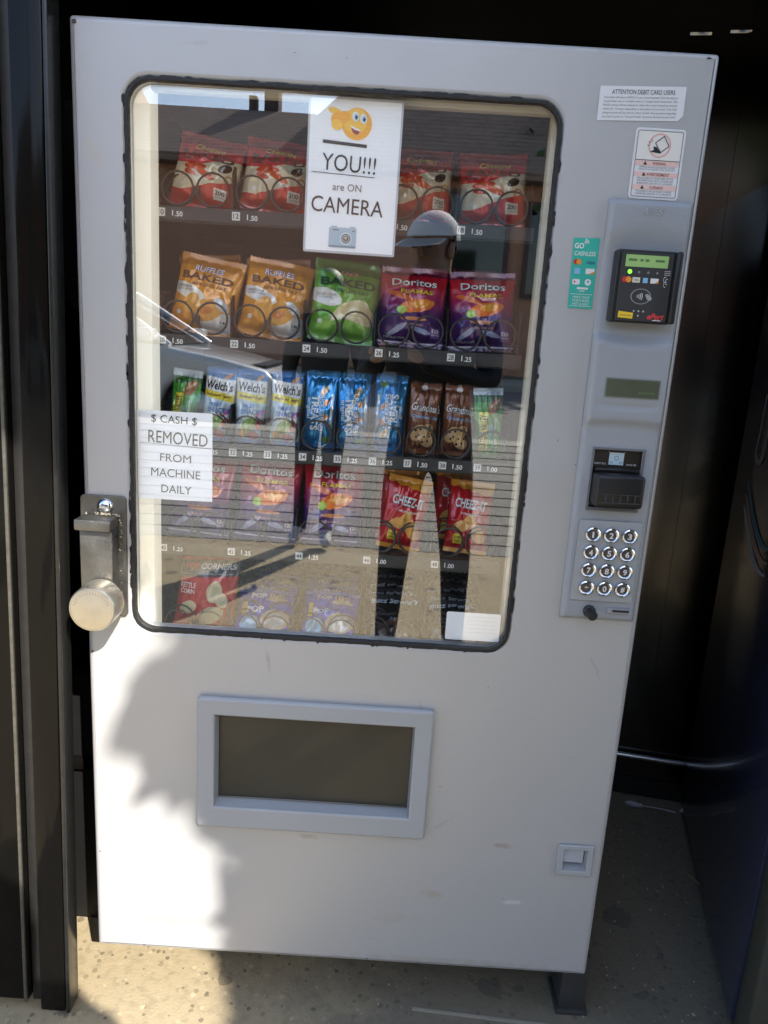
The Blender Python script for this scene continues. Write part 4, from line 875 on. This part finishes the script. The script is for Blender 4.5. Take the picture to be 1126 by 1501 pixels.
kind('buzz', .112, .120, .022, 13.4, (.010, .012, .016), [
    ('v', .86, 2, (.05, .06, .07)), ('e', .55, .26, .32, .20, .1, .08, (.10, .055, .03)), ('e', .48, .30, .05, .03, 0, .1, (.02, .012, .008)), ('e', .64, .24, .05, .03, 0, .1, (.02, .012, .008)), ('v', -1, .06, (.05, .06, .07))],
    [("Buzz Strong's", .50, .835, .90, .150, mat('pale_blue_print', (.62, .70, .78), .5), .03, .25, .04), ('Chocolate', .38, .55, .36, .06, M_greyink, .01), ('Chip Cookie', .66, .11, .42, .06, W_, .01)], rough=.24, wr=.003)

USE = {}
def pack(key, name, label, cat, x, y, z, lean=0., roll=0., turn=0., group=None, sx=1.):
    USE[key] = USE.get(key, -1) + 1; me, tx, p = KINDS[key][USE[key] % 3]
    e = tag(empty(name, (x, y, z), (R(-lean), R(roll), R(turn))), label, cat, group); e.scale = (sx, 1, 1)
    link('wrapper', me, None, e)
    for q in tx: link('lettering', q, None, e)
    return e
rnd = random.Random(5)
def slotx(i, single=False): return SLOT0 + (PITCH / 2 if single else PITCH) * (i + .5)
Y0 = TY + .0440
row1 = 'red cheese puff bags on the top tray'
for i, n, rl, tn in ((0, '10', 10, -4), (1, '12', 6, 4), (3, '16', -1, 3), (4, '18', -2, -3)):
    lb = {'10': 'red baked cheese puff bag in slot 10, far left of the top tray', '12': 'red baked cheese puff bag in slot 12 left of the camera sign', '16': 'red baked cheese puff bag just right of the camera sign', '18': 'red baked cheese puff bag in slot 18, far right of the top tray'}[n]
    pack('cheetos', 'snack_bag', lb, 'snack bag', slotx(i), Y0, ZR[0] + .003, 9, rl, tn, row1)
pack('cheetos', 'snack_bag', 'rear red puff bag behind the far left bag of the top tray', 'snack bag', slotx(0) + .004, Y0 + .055, ZR[0] + .004, 8, 4, 3, row1)
pack('cheetos', 'snack_bag', 'rear red puff bag behind the far right bag of the top tray', 'snack bag', slotx(4) - .003, Y0 + .055, ZR[0] + .004, 8, -2, 3, row1)
g2 = 'chip bags on the second tray'
for i, key, lb, rl, tn in ((0, 'ruffles', 'orange baked ridged chip bag in slot 20, far left', 9, -5), (1, 'ruffles', 'orange baked ridged chip bag in slot 22 beside the green bag', 8, 4), (2, 'green', 'green baked chip bag in slot 24', 5, 4), (3, 'doritos', 'purple and red tortilla chip bag in slot 26 of the second tray', 1, 2), (4, 'doritos', 'purple and red tortilla chip bag in slot 28, far right of the second tray', -2, -2)):
    pack(key, 'chip_bag', lb, 'chip bag', slotx(i), Y0, ZR[1] + .003, 10, rl, tn, g2)
for i, key, lb in ((0, 'ruffles', 'rear orange chip bag peeking out behind the leftmost orange bag'), (1, 'ruffles', 'rear orange chip bag peeking out beside the green bag'), (2, 'green', 'green chip bag queued behind slot 24'), (3, 'doritos', 'rear purple tortilla chip bag behind the one next to the green bag'), (4, 'doritos', 'rear purple tortilla chip bag at the far right of the second tray')):
    pack(key, 'chip_bag', lb, 'chip bag', slotx(i) + .006, Y0 + .058, ZR[1] + .010, 8, -3 + i, -4 + 2 * i, g2)
g3 = 'small packs on the middle tray'
for i, key, nm, lb, rl, tn, ln in ((0, 'granola', 'granola_bar', 'green granola bar pack in slot 30, far left above the cash sign', 4, -8, 6), (1, 'welch', 'fruit_snack_pouch', 'blue and white fruit snack pouch in slot 31, leftmost of three', 3, -4, 6), (2, 'welch', 'fruit_snack_pouch', 'blue and white fruit snack pouch in slot 32, middle of three', 1, 3, 6), (3, 'welch', 'fruit_snack_pouch', 'blue and white fruit snack pouch in slot 33 next to the crisped rice bars', 2, 6, 5),
        (4, 'treats', 'rice_bar', 'shiny blue crisped rice bar in slot 34, leftmost of three', 1, -4, 6), (5, 'treats', 'rice_bar', 'shiny blue crisped rice bar in slot 35, middle of three', 0, 4, 4), (6, 'treats', 'rice_bar', 'shiny blue crisped rice bar in slot 36 with its lettering turned the other way', 0, 0, 6),
        (7, 'cookies', 'cookie_pack', 'brown chocolate chip cookie pack next to the blue rice bars', 3, 5, 6), (8, 'cookies', 'cookie_pack', 'brown chocolate chip cookie pack next to the green granola bar', 3, 3, 6), (9, 'granola', 'granola_bar', 'green granola bar pack in slot 39, far right of the middle tray', -3, 6, 5)):
    if i == 6:
        e = pack(key, nm, lb, nm.replace('_', ' '), slotx(i, True), Y0, ZR[2] + .003, ln, 2, 0, g3)
        for ch in list(e.children):
            ch.matrix_local = Matrix.Translation((0, 0, .140)) @ Matrix.Rotation(math.pi, 4, 'Y')
    else: pack(key, nm, lb, nm.replace('_', ' '), slotx(i, True), Y0, ZR[2] + .003, ln, rl, tn, g3)
for i, key, nm, lb in ((1, 'welch', 'fruit_snack_pouch', 'rear fruit snack pouch behind the leftmost pouch'), (2, 'welch', 'fruit_snack_pouch', 'rear fruit snack pouch behind the middle pouch'), (3, 'welch', 'fruit_snack_pouch', 'rear fruit snack pouch behind the rightmost pouch'), (4, 'treats', 'rice_bar', 'rear blue rice bar behind the leftmost rice bar'), (5, 'treats', 'rice_bar', 'rear blue rice bar behind the middle rice bar'), (6, 'treats', 'rice_bar', 'rear blue rice bar behind the rightmost rice bar'), (7, 'cookies', 'cookie_pack', 'rear cookie pack behind the left brown cookie pack'), (8, 'cookies', 'cookie_pack', 'rear cookie pack behind the right brown cookie pack')):
    pack(key, nm, lb, nm.replace('_', ' '), slotx(i, True) + .004, Y0 + .050, ZR[2] + .004, 5, -4 + i, -5 + 2 * i, g3)
g4 = 'bags on the fourth tray'
for i, lb, rl, tn in ((0, 'red and purple tortilla chip bag in slot 40, partly behind the cash sign', 3, -3), (1, 'red and purple tortilla chip bag in slot 42', 4, 3), (2, 'red and purple tortilla chip bag in slot 44 left of the crackers', 1, 2)):
    pack('doritos_tall', 'chip_bag', lb, 'chip bag', slotx(i), Y0, ZR[3] + .003, 12, rl, tn, g4)
pack('crackers', 'cracker_bag', 'red and orange cheese cracker bag tilted right, next to the tortilla chips', 'cracker bag', slotx(3) + .002, Y0, ZR[3] + .003, 9, 9, 3, g4)
pack('crackers', 'cracker_bag', 'red and orange cheese cracker bag at the far right of its tray', 'cracker bag', slotx(4) + .004, Y0, ZR[3] + .003, 16, 2, -8, g4)
pack('crackers', 'cracker_bag', 'cheese cracker bag queued directly behind slot 46', 'cracker bag', slotx(3) - .002, Y0 + .042, ZR[3] + .010, 6, 5, 2, g4)
pack('crackers', 'cracker_bag', 'rearmost cheese cracker bag queued behind slot 46', 'cracker bag', slotx(3) - .010, Y0 + .085, ZR[3] + .012, 6, 3, -2, g4)
pack('crackers', 'cracker_bag', 'cheese cracker bag queued behind slot 48, leaning left', 'cracker bag', slotx(4) - .016, Y0 + .075, ZR[3] + .010, 6, 1, 2, g4)
g5 = 'packs on the bottom tray'
pack('popcorners', 'popped_corn_bag', 'red and navy popped corn chip bag at the bottom left', 'chip bag', slotx(0) + .008, Y0, ZR[4] + .003, 12, 4, -3, g5)
ordn = ['front', 'second', 'third', 'fourth', 'fifth', 'sixth']
for i, key, nm, cat, side in ((1, 'tarts', 'pastry_pack', 'pastry pack', 'left'), (2, 'tarts', 'pastry_pack', 'pastry pack', 'right'), (3, 'buzz', 'cookie_bag', 'cookie bag', 'left'), (4, 'buzz', 'cookie_bag', 'cookie bag', 'right')):
    for q in range(5):
        what = 'blue toaster pastry pack' if key == 'tarts' else 'black chocolate chip cookie bag'
        pack(key, nm, '%s, %s in the %s bottom tray queue of its kind' % (what, ordn[q], side), cat, slotx(i) + rnd.uniform(-.003, .003), Y0 - .012 + q * .050, ZR[4] + .006 + .005 * q, (63 if q else 56) + rnd.uniform(-3, 3), rnd.uniform(-2, 2), rnd.uniform(-3, 3), g5)
# ------------------------------------------------------------------ beverage machine at the right edge
BV = tag(empty('beverage_machine', (.803, .004, 0), (0, 0, R(-13.3))), 'dark blue beverage vending machine side at the right edge', 'vending machine')
M_navy = mat('navy_side_panel', (.026, .030, .058), .22, 0, var=.25, scale=2.5, rvar=.06, coat=.3)
bm = bmesh.new(); bx(bm, 0, .78, .002, .80, .035, 1.83, bev=.006); link('body', bm_mesh(bm, 'b', True), M_navy, BV)
bm = bmesh.new(); bx(bm, .006, .79, -.028, 0, .030, 1.835, bev=.004); link('door_seal', bm_mesh(bm, 'b', True), mat('dark_olive_seal', (.040, .040, .030), .5, var=.2), BV)
bm = bmesh.new(); bx(bm, -.002, .80, -.110, -.0285, .030, 1.835, bev=.008, seg=3); link('door', bm_mesh(bm, 'b', True), mat('olive_grey_door', (.055, .054, .042), .4, var=.15), BV)
for x in (.05, .70):
    for y in (.05, .72): bm = bmesh.new(); cyl(bm, (x, y, 0), (x, y, .034), .025); link('foot', bm_mesh(bm, 'f', True), M_black, BV)
def strip_decal(pts, wd, m):
    V, F = [], []
    for i, p in enumerate(pts):
        a, b = Vector(pts[max(0, i - 1)]), Vector(pts[min(len(pts) - 1, i + 1)]); d = (b - a).normalized(); nn = Vector((-d.y, d.x)) * (wd[i] if isinstance(wd, list) else wd) / 2
        for s_ in (1, -1): V.append((-.0012 - .0003 * (m.name[0] == 'd'), p[0] + nn.x * s_, p[1] + nn.y * s_))
    for i in range(len(pts) - 1): F.append((2 * i, 2 * i + 1, 2 * i + 3, 2 * i + 2))
    me = bpy.data.meshes.new('decal'); me.from_pydata(V, [], F); return link('decal', me, m, BV)
M_dec = mat('decal_grey', (.40, .44, .44), .4); M_decb = mat('decal_teal', (.05, .24, .30), .4); M_decp = mat('decal_peach', (.50, .32, .26), .4); M_decw = mat('decal_white', (.60, .60, .58), .4)
strip_decal([(.60, 1.28), (.61, 1.16)] + [(.575 + .040 * math.cos(R(-a)), 1.150 + .035 * math.sin(R(-a))) for a in range(10, 171, 20)] + [(.533, 1.17), (.528, 1.29)], .012, M_dec)
for k_, (m, o_) in enumerate(((M_decb, 0), (M_decp, -.032), (M_decw, -.060))):
    strip_decal([(.640 - .30 * t_, 1.055 + o_ - .105 * math.sin(t_ * 1.9) + .0 * t_) for t_ in [i / 10 for i in range(11)]], [.006 + .020 * math.sin(math.pi * min(1, i / 10 + .08)) for i in range(11)], m)

# ------------------------------------------------------------------ litter on the alcove floor
bm = bmesh.new(); nb, V = 14, []
def spoon_sec(t_):
    if t_ < .36:
        q = t_ / .36; hw = .0155 * math.sqrt(max(0, 1 - (2 * q - 1) ** 2)) * (1 if q < .5 else .85 + .15 * (1 - q)) + .0006 + (.0035 if q > .9 else 0); dz = -.0055 * math.sin(math.pi * q)
    else: q = (t_ - .36) / .64; hw = .0040 - .0006 * math.sin(q * 3.1) + .0008 * q; dz = .004 * math.sin(q * math.pi)
    return hw, dz
for i in range(31):
    t_ = i / 30; hw, dz = spoon_sec(t_); row = []
    for j in range(7):
        s_ = j / 6 * 2 - 1; row.append(bm.verts.new((t_ * .150, hw * s_, .009 + dz * (1 - s_ * s_ if t_ < .36 else 1 - .3 * s_ * s_))))
    V.append(row)
for i in range(30):
    for j in range(6): bm.faces.new((V[i][j], V[i + 1][j], V[i + 1][j + 1], V[i][j + 1]))
bmesh.ops.solidify(bm, geom=bm.faces[:], thickness=.0012)
tag(link('plastic_spoon', bm_mesh(bm, 'spoon', True, 70), mat('white_plastic', (.80, .78, .86), .3), None, (.822, .793, .0), (0, 0, R(-14))), 'white plastic spoon lying on the alcove floor', 'spoon')
bm = bmesh.new(); v = [bm.verts.new(p) for p in ((0, 0, .001), (.026, .004, .001), (.016, -.024, .008), (.010, .006, .016))]
for f in ((0, 1, 2), (0, 1, 3), (1, 2, 3), (2, 0, 3)): bm.faces.new([v[i] for i in f])
tag(link('paper_scrap', bm_mesh(bm, 'scrap'), mat('scrap_paper', (.45, .43, .38), .8), None, (.985, .775, .001)), 'crumpled pale paper scrap near the spoon', 'scrap')
bm = bmesh.new(); tube(bm, [(.90, .49, .006), (.92, .455, .005), (.95, .440, .004), (.99, .438, .004), (1.0, .43, .004)], [.0022, .003, .002, .002, .001], 6)
tag(link('twig', bm_mesh(bm, 'twig', True), mat('twig_bark', (.20, .15, .08), .9)), 'thin dry twig on the alcove floor', 'twig')
bm = bmesh.new(); rg = random.Random(11)
for i in range(220):
    x, y = rg.uniform(.5, 1.0), rg.uniform(-.05, .88)
    if i > 150: x, y = rg.uniform(-.62, .8), rg.uniform(-.08, .12)
    r_ = rg.uniform(.0008, .0030) * (1.6 if rg.random() < .1 else 1)
    bmesh.ops.create_icosphere(bm, subdivisions=1, radius=r_, matrix=Matrix.Translation((x, y, r_ * .4)) @ Matrix.Diagonal((1, 1.3, .5, 1)))
g = link('grit', bm_mesh(bm, 'grit'), mat('grit_stone', (.34, .30, .22), .9, var=.5, scale=90)); g['kind'] = 'stuff'; g['label'] = 'loose grit scattered on the concrete'; g['category'] = 'grit'

# ------------------------------------------------------------------ white car parked across, seen in the glass
CR = tag(empty('parked_car', (-3.2, -6.9, .2)), 'white sedan parked beyond the ramp with its hood in the sun', 'car')
M_car = mat('white_car_paint', (.72, .72, .72), .25, 0, coat=1.); M_tyre = mat('tyre_rubber', (.012, .012, .012), .8); M_rim = mat('alloy', (.45, .45, .46), .3, .9); M_cg = mat('car_glass', (.015, .02, .025), .04, spec=.9)
def arc(cx, cz, r, a0, a1, n): return [(cx + r * math.cos(R(a0 + (a1 - a0) * i / n)), cz + r * math.sin(R(a0 + (a1 - a0) * i / n))) for i in range(n + 1)]
out = [(2.10, .28)] + [(2.16, .45), (2.12, .62), (2.0, .74), (1.55, .84), (.95, .93), (-1.35, .95), (-2.0, .92), (-2.2, .80), (-2.24, .45), (-2.15, .26)] + arc(-1.40, .30, .37, 186, -6, 10)[0:11] + arc(1.35, .30, .37, 186, -6, 10)
def car_body():
    me = plate_mesh('car_body', out[::-1], [], -.88, .88, .07, 4); return me
link('car_body', car_body(), M_car, CR)
bm = bmesh.new(); bx(bm, -2.05, 1.98, -.66, .66, .20, .78); link('underbody', bm_mesh(bm, 'u'), M_black, CR)
bm = bmesh.new()
lo = [(1.05, .93), (-1.75, .93)]; hi = [(.25, 1.40), (-1.05, 1.42)]
q0 = [bm.verts.new((x, s * .80, z)) for s in (-1, 1) for x, z in lo]; q1 = [bm.verts.new((x, s * .60, z)) for s in (-1, 1) for x, z in hi]
for f in ((q0[0], q0[1], q1[1], q1[0]), (q0[2], q0[3], q1[3], q1[2]), (q0[0], q0[2], q1[2], q1[0]), (q0[1], q0[3], q1[3], q1[1]), tuple((q1[0], q1[1], q1[3], q1[2]))): bm.faces.new(f)
link('cabin_glass', bm_mesh(bm, 'cg'), M_cg, CR)
bm = bmesh.new(); bx(bm, -1.10, .30, -.63, .63, 1.395, 1.445, bev=.02, seg=3)
for s in (-1, 1):
    for (xa, za), (xb, zb) in (((1.07, .92), (.27, 1.42)), ((-.35, .92), (-.35, 1.42)), ((-1.77, .92), (-1.07, 1.42))): tube(bm, [(xa, s * .81, za), (xb, s * .615, zb)], .035, 8)
link('roof_and_pillars', bm_mesh(bm, 'rp', True), M_car, CR)
for x in (1.35, -1.40):
    for s in (-1, 1):
        w_ = link('wheel', lathe('tyre', [(.20, 0), (.29, .0), (.315, .03), (.315, .17), (.29, .20), (.20, .20)], 28), M_tyre, CR, (x, s * .88 - (.0 if s < 0 else 0) + (.20 if s < 0 else 0), .315))
        link('rim', lathe('rim', [(0, .06), (.05, .05), (.19, .09), (.205, .02), (.205, .18), (.19, .11), (.05, .15), (0, .14)], 20), M_rim, w_)
for s in (-1, 1):
    box('headlight', (1.98, 2.10, s * .62 - .14, s * .62 + .14, .60, .72), mat('headlight_lens', (.6, .62, .64), .1), CR, .02); bm = bmesh.new(); bx(bm, .80, .98, s * .98 - .10, s * .98 + .10, .96, 1.08, bev=.03, seg=3); link('mirror', bm_mesh(bm, 'm', True), M_car, CR)
bm = bmesh.new(); bx(bm, 2.10, 2.175, -.55, .55, .34, .46, bev=.01); link('grille', bm_mesh(bm, 'g', True), M_black, CR)

# ------------------------------------------------------------------ people, seen in the glass
def skin(verts, edges, root, sub=2, tris=None):
    me = bpy.data.meshes.new('skin'); me.from_pydata([v[:3] for v in verts], edges, []); ob = bpy.data.objects.new('skin', me); C.objects.link(ob)
    md = ob.modifiers.new('s', 'SKIN'); md.use_smooth_shade = True
    for i, v in enumerate(verts):
        d = me.skin_vertices[0].data[i]; d.radius = (v[3], v[4] if len(v) > 4 else v[3]); d.use_root = (i == root)
    ob.modifiers.new('d', 'SUBSURF').levels = sub
    return eval_mesh(ob)
M_skin = mat('skin_tone', (.36, .20, .13), .5, var=.06, scale=30); M_jkt = mat('black_jacket', (.012, .012, .014), .7, var=.3, scale=40, bump=.5, bscale=40); M_trs = mat('black_trousers', (.011, .011, .013), .75, var=.3, scale=40); M_shoe = mat('grey_shoe', (.30, .28, .25), .6); M_hair = mat('dark_hair', (.012, .009, .008), .5, bump=.8, bscale=200)
def person(label, base, J, head, facing, hands, shoe, cloth, hairstyle):
    P = tag(empty('person', base), label, 'person'); B = Vector(base)
    order = ['pelvis', 'waist', 'chest', 'neck', 'headlow', 'headmid', 'headtop', 'shl', 'ell', 'wrl', 'shr', 'elr', 'wrr', 'hipl', 'knl', 'anl', 'tol', 'hipr', 'knr', 'anr', 'tor']
    rad = dict(pelvis=(.15, .12), waist=(.145, .11), chest=(.165, .125), neck=(.058, .058), headlow=(.066, .075), headmid=(.080, .098), headtop=(.062, .070), sh=(.080, .080), el=(.050, .050), wr=(.034, .034), hip=(.098, .098), kn=(.066, .066), an=(.046, .046), to=(.036, .036))
    verts = []
    for n_ in order:
        p = Vector(J[n_]) - B; r_ = rad.get(n_) or rad[n_[:-1]]; verts.append((p.x, p.y, p.z, r_[0], r_[1]))
    ix = {n_: i for i, n_ in enumerate(order)}
    E_ = [(ix[a], ix[b]) for a, b in (('pelvis', 'waist'), ('waist', 'chest'), ('chest', 'neck'), ('neck', 'headlow'), ('headlow', 'headmid'), ('headmid', 'headtop'), ('chest', 'shl'), ('shl', 'ell'), ('ell', 'wrl'), ('chest', 'shr'), ('shr', 'elr'), ('elr', 'wrr'), ('pelvis', 'hipl'), ('hipl', 'knl'), ('knl', 'anl'), ('anl', 'tol'), ('pelvis', 'hipr'), ('hipr', 'knr'), ('knr', 'anr'), ('anr', 'tor'))]
    me = skin(verts, E_, 0)
    bm = bmesh.new(); bm.from_mesh(me); nbody = len(bm.faces)
    for wr, dirv, palmn in hands:                                       # a palm and five bent fingers per hand
        w0 = Vector(wr) - B; d = Vector(dirv).normalized(); n_ = Vector(palmn).normalized(); s_ = d.cross(n_).normalized()
        pv, pe = [], []
        pv += [(*w0, .030, .020), (*(w0 + d * .045), .040, .018), (*(w0 + d * .085), .038, .015)]; pe += [(0, 1), (1, 2)]
        hm = skin(pv, pe, 0); bm.from_mesh(hm)
        for fi, (off, ln) in enumerate(((-.030, .062), (-.010, .075), (.010, .080), (.030, .070), (.040, .055))):
            st = w0 + d * (.080 if fi < 4 else .035) + s_ * (off if fi < 4 else .036); dd = d if fi < 4 else (d * .6 + s_ * .7).normalized()
            k1 = st + dd * ln * .45 + n_ * .010; k2 = k1 + (dd * .7 + n_ * .7).normalized() * ln * .32; k3 = k2 + (dd * .3 + n_).normalized() * ln * .25
            bm.from_mesh(skin([(*st, .0095), (*k1, .0090), (*k2, .0082), (*k3, .0070)], [(0, 1), (1, 2), (2, 3)], 0, 1))
    hc = Vector(head) - B; fd = Vector(facing).normalized(); sd_ = fd.cross(Vector((0, 0, 1)))
    def blob(c, sx, sy, sz):
        rot = Matrix((sd_, fd, Vector((0, 0, 1)))).transposed().to_4x4()
        bmesh.ops.create_uvsphere(bm, u_segments=14, v_segments=10, radius=1, matrix=Matrix.Translation(c) @ rot @ Matrix.Diagonal((sx, sy, sz, 1)))
    blob(hc + fd * .092 + Vector((0, 0, -.018)), .013, .018, .024); 
    for s in (-1, 1): blob(hc + sd_ * s * .082 + Vector((0, 0, -.012)), .010, .020, .032)
    blob(hc + fd * .082 + Vector((0, 0, -.062)), .024, .010, .008)
    segs = [(Vector(verts[a][:3]), Vector(verts[b][:3]), order[a], order[b]) for a, b in E_]
    def seg(pt):
        best, r_ = 9, None
        for a, b, na, nb_ in segs:
            t_ = max(0, min(1, (pt - a).dot(b - a) / (b - a).length_squared)); dd = (pt - a - (b - a) * t_).length
            if dd < best: best, r_ = dd, (na, nb_)
        return r_
    bm.faces.ensure_lookup_table()
    for i, f in enumerate(bm.faces):
        f.smooth = True
        if i >= nbody: f.material_index = 0; continue
        a, b = seg(f.calc_center_median())
        f.material_index = 0 if a in ('headlow', 'headmid') else 3 if b in ('tol', 'tor') else 2 if (b[:3] in ('hip',) or b[:2] in ('kn', 'an')) else 1
    mm = bpy.data.meshes.new('body'); bm.to_mesh(mm); bm.free()
    for m in (M_skin, cloth, M_trs, shoe): mm.materials.append(m)
    link('body', mm, None, P)
    for s in (-1, 1):
        b2 = bmesh.new(); bmesh.ops.create_uvsphere(b2, u_segments=12, v_segments=8, radius=.012); link('eye', bm_mesh(b2, 'eye', True, 180), mat('eye_dark', (.05, .04, .04), .2), P, hc + fd * .080 + sd_ * s * .032 + Vector((0, 0, .012)))
    b2 = bmesh.new(); rot = Matrix((sd_, fd, Vector((0, 0, 1)))).transposed().to_4x4()
    bmesh.ops.create_uvsphere(b2, u_segments=24, v_segments=16, radius=1, matrix=Matrix.Translation(hc + Vector((0, 0, .022)) - fd * .008) @ rot @ Matrix.Diagonal((.098, .116, .108, 1)))
    zc = hc.z + (.020 if hairstyle == 'cap' else .0)
    cut = [v_ for v_ in b2.verts if v_.co.z < zc and ((v_.co - hc).dot(fd) > -.02 or hairstyle == 'cap' or v_.co.z < zc - .09)]
    bmesh.ops.delete(b2, geom=cut, context='VERTS')
    if hairstyle == 'cap':
        r0 = []
        for i in range(13):
            a = R(-65 + 130 * i / 12); dv = fd * math.cos(a) + sd_ * math.sin(a)
            inner = hc + dv * .100 + Vector((0, 0, .034)); outer = hc + fd * (.100 + .085 * math.cos(a * 1.25)) + sd_ * math.sin(a) * .100 + Vector((0, 0, .020 - .012 * math.cos(a)))
            r0.append((b2.verts.new(inner), b2.verts.new(outer)))
        for i in range(12): b2.faces.new((r0[i][0], r0[i + 1][0], r0[i + 1][1], r0[i][1]))
        bmesh.ops.solidify(b2, geom=b2.faces[:], thickness=.003)
        link('cap', bm_mesh(b2, 'cap', True, 60), mat('white_cap', (.66, .66, .66), .8), P)
        b3 = bmesh.new(); bmesh.ops.create_uvsphere(b3, u_segments=20, v_segments=12, radius=1, matrix=Matrix.Translation(hc - fd * .012 + Vector((0, 0, .002))) @ rot @ Matrix.Diagonal((.088, .104, .080, 1)))
        bmesh.ops.delete(b3, geom=[v_ for v_ in b3.verts if (v_.co - hc).dot(fd) > -.01 or v_.co.z > hc.z + .05], context='VERTS'); link('hair', bm_mesh(b3, 'hair', True, 180), M_hair, P)
    else: link('hair', bm_mesh(b2, 'hair', True, 180), M_hair, P)
    return P
cm = camo.matrix_world
def cl(x, y, z): return tuple(cm @ Vector((x, y, z)))      # a point given in the phone's own frame
wl, wr_ = cl(-.085, -.130, .115), cl(.085, -.130, .115)
person('person in black with a white cap taking the picture, seen in the glass', (.19, -1.66, 0), dict(pelvis=(.19, -1.68, .97), waist=(.19, -1.68, 1.12), chest=(.185, -1.67, 1.36), neck=(.16, -1.66, 1.53), headlow=(.145, -1.645, 1.60), headmid=(.142, -1.645, 1.68), headtop=(.142, -1.655, 1.755),
    shl=(.005, -1.66, 1.465), ell=(-.07, -1.60, 1.20), wrl=wl, shr=(.365, -1.66, 1.465), elr=(.40, -1.60, 1.20), wrr=wr_, hipl=(.10, -1.68, .92), knl=(.075, -1.64, .50), anl=(.06, -1.67, .09), tol=(.04, -1.53, .036), hipr=(.285, -1.68, .92), knr=(.325, -1.64, .50), anr=(.345, -1.67, .09), tor=(.375, -1.53, .036)),
    (.142, -1.645, 1.685), (-.5, .85, -.15), [(wl, Vector(cl(-.035, -.075, .085)) - Vector(wl), Vector(cl(0, 0, 0)) - Vector(cl(-.2, 0, .3))), (wr_, Vector(cl(.035, -.075, .085)) - Vector(wr_), Vector(cl(0, 0, 0)) - Vector(cl(.2, 0, .3)))], M_shoe, M_jkt, 'cap')
person('dark haired person in black standing by the ramp, seen in the glass', (-.40, -3.45, 0), dict(pelvis=(-.40, -3.45, .92), waist=(-.40, -3.45, 1.06), chest=(-.39, -3.45, 1.28), neck=(-.39, -3.44, 1.44), headlow=(-.39, -3.43, 1.51), headmid=(-.39, -3.43, 1.59), headtop=(-.39, -3.44, 1.66),
    shl=(-.56, -3.45, 1.385), ell=(-.62, -3.45, 1.12), wrl=(-.60, -3.40, .90), shr=(-.22, -3.45, 1.385), elr=(-.16, -3.45, 1.12), wrr=(-.19, -3.38, .90), hipl=(-.48, -3.45, .87), knl=(-.50, -3.43, .48), anl=(-.52, -3.46, .09), tol=(-.56, -3.33, .036), hipr=(-.32, -3.45, .87), knr=(-.33, -3.41, .48), anr=(-.35, -3.42, .09), tor=(-.33, -3.28, .036)),
    (-.39, -3.43, 1.595), (.25, 1, 0), [((-.60, -3.40, .90), (0.02, .05, -1), (.8, .2, 0)), ((-.19, -3.38, .90), (0, .05, -1), (-.8, .2, 0))], mat('pale_shoe', (.55, .53, .50), .6), M_jkt, 'hair')
ph = tag(empty('phone', cl(0, 0, 0)), 'dark phone held up by the person in the cap, seen in the glass', 'phone'); ph.matrix_world = cm
bm = bmesh.new(); bx(bm, -.0375, .0375, -.135, .022, .006, .014, bev=.003, seg=3); link('phone_body', bm_mesh(bm, 'p', True), mat('phone_back', (.02, .02, .022), .2), ph)
bm = bmesh.new(); bx(bm, -.034, .034, -.131, .018, .0142, .0146); link('phone_screen', bm_mesh(bm, 'p'), mat('phone_glass', (.03, .03, .035), .05), ph)
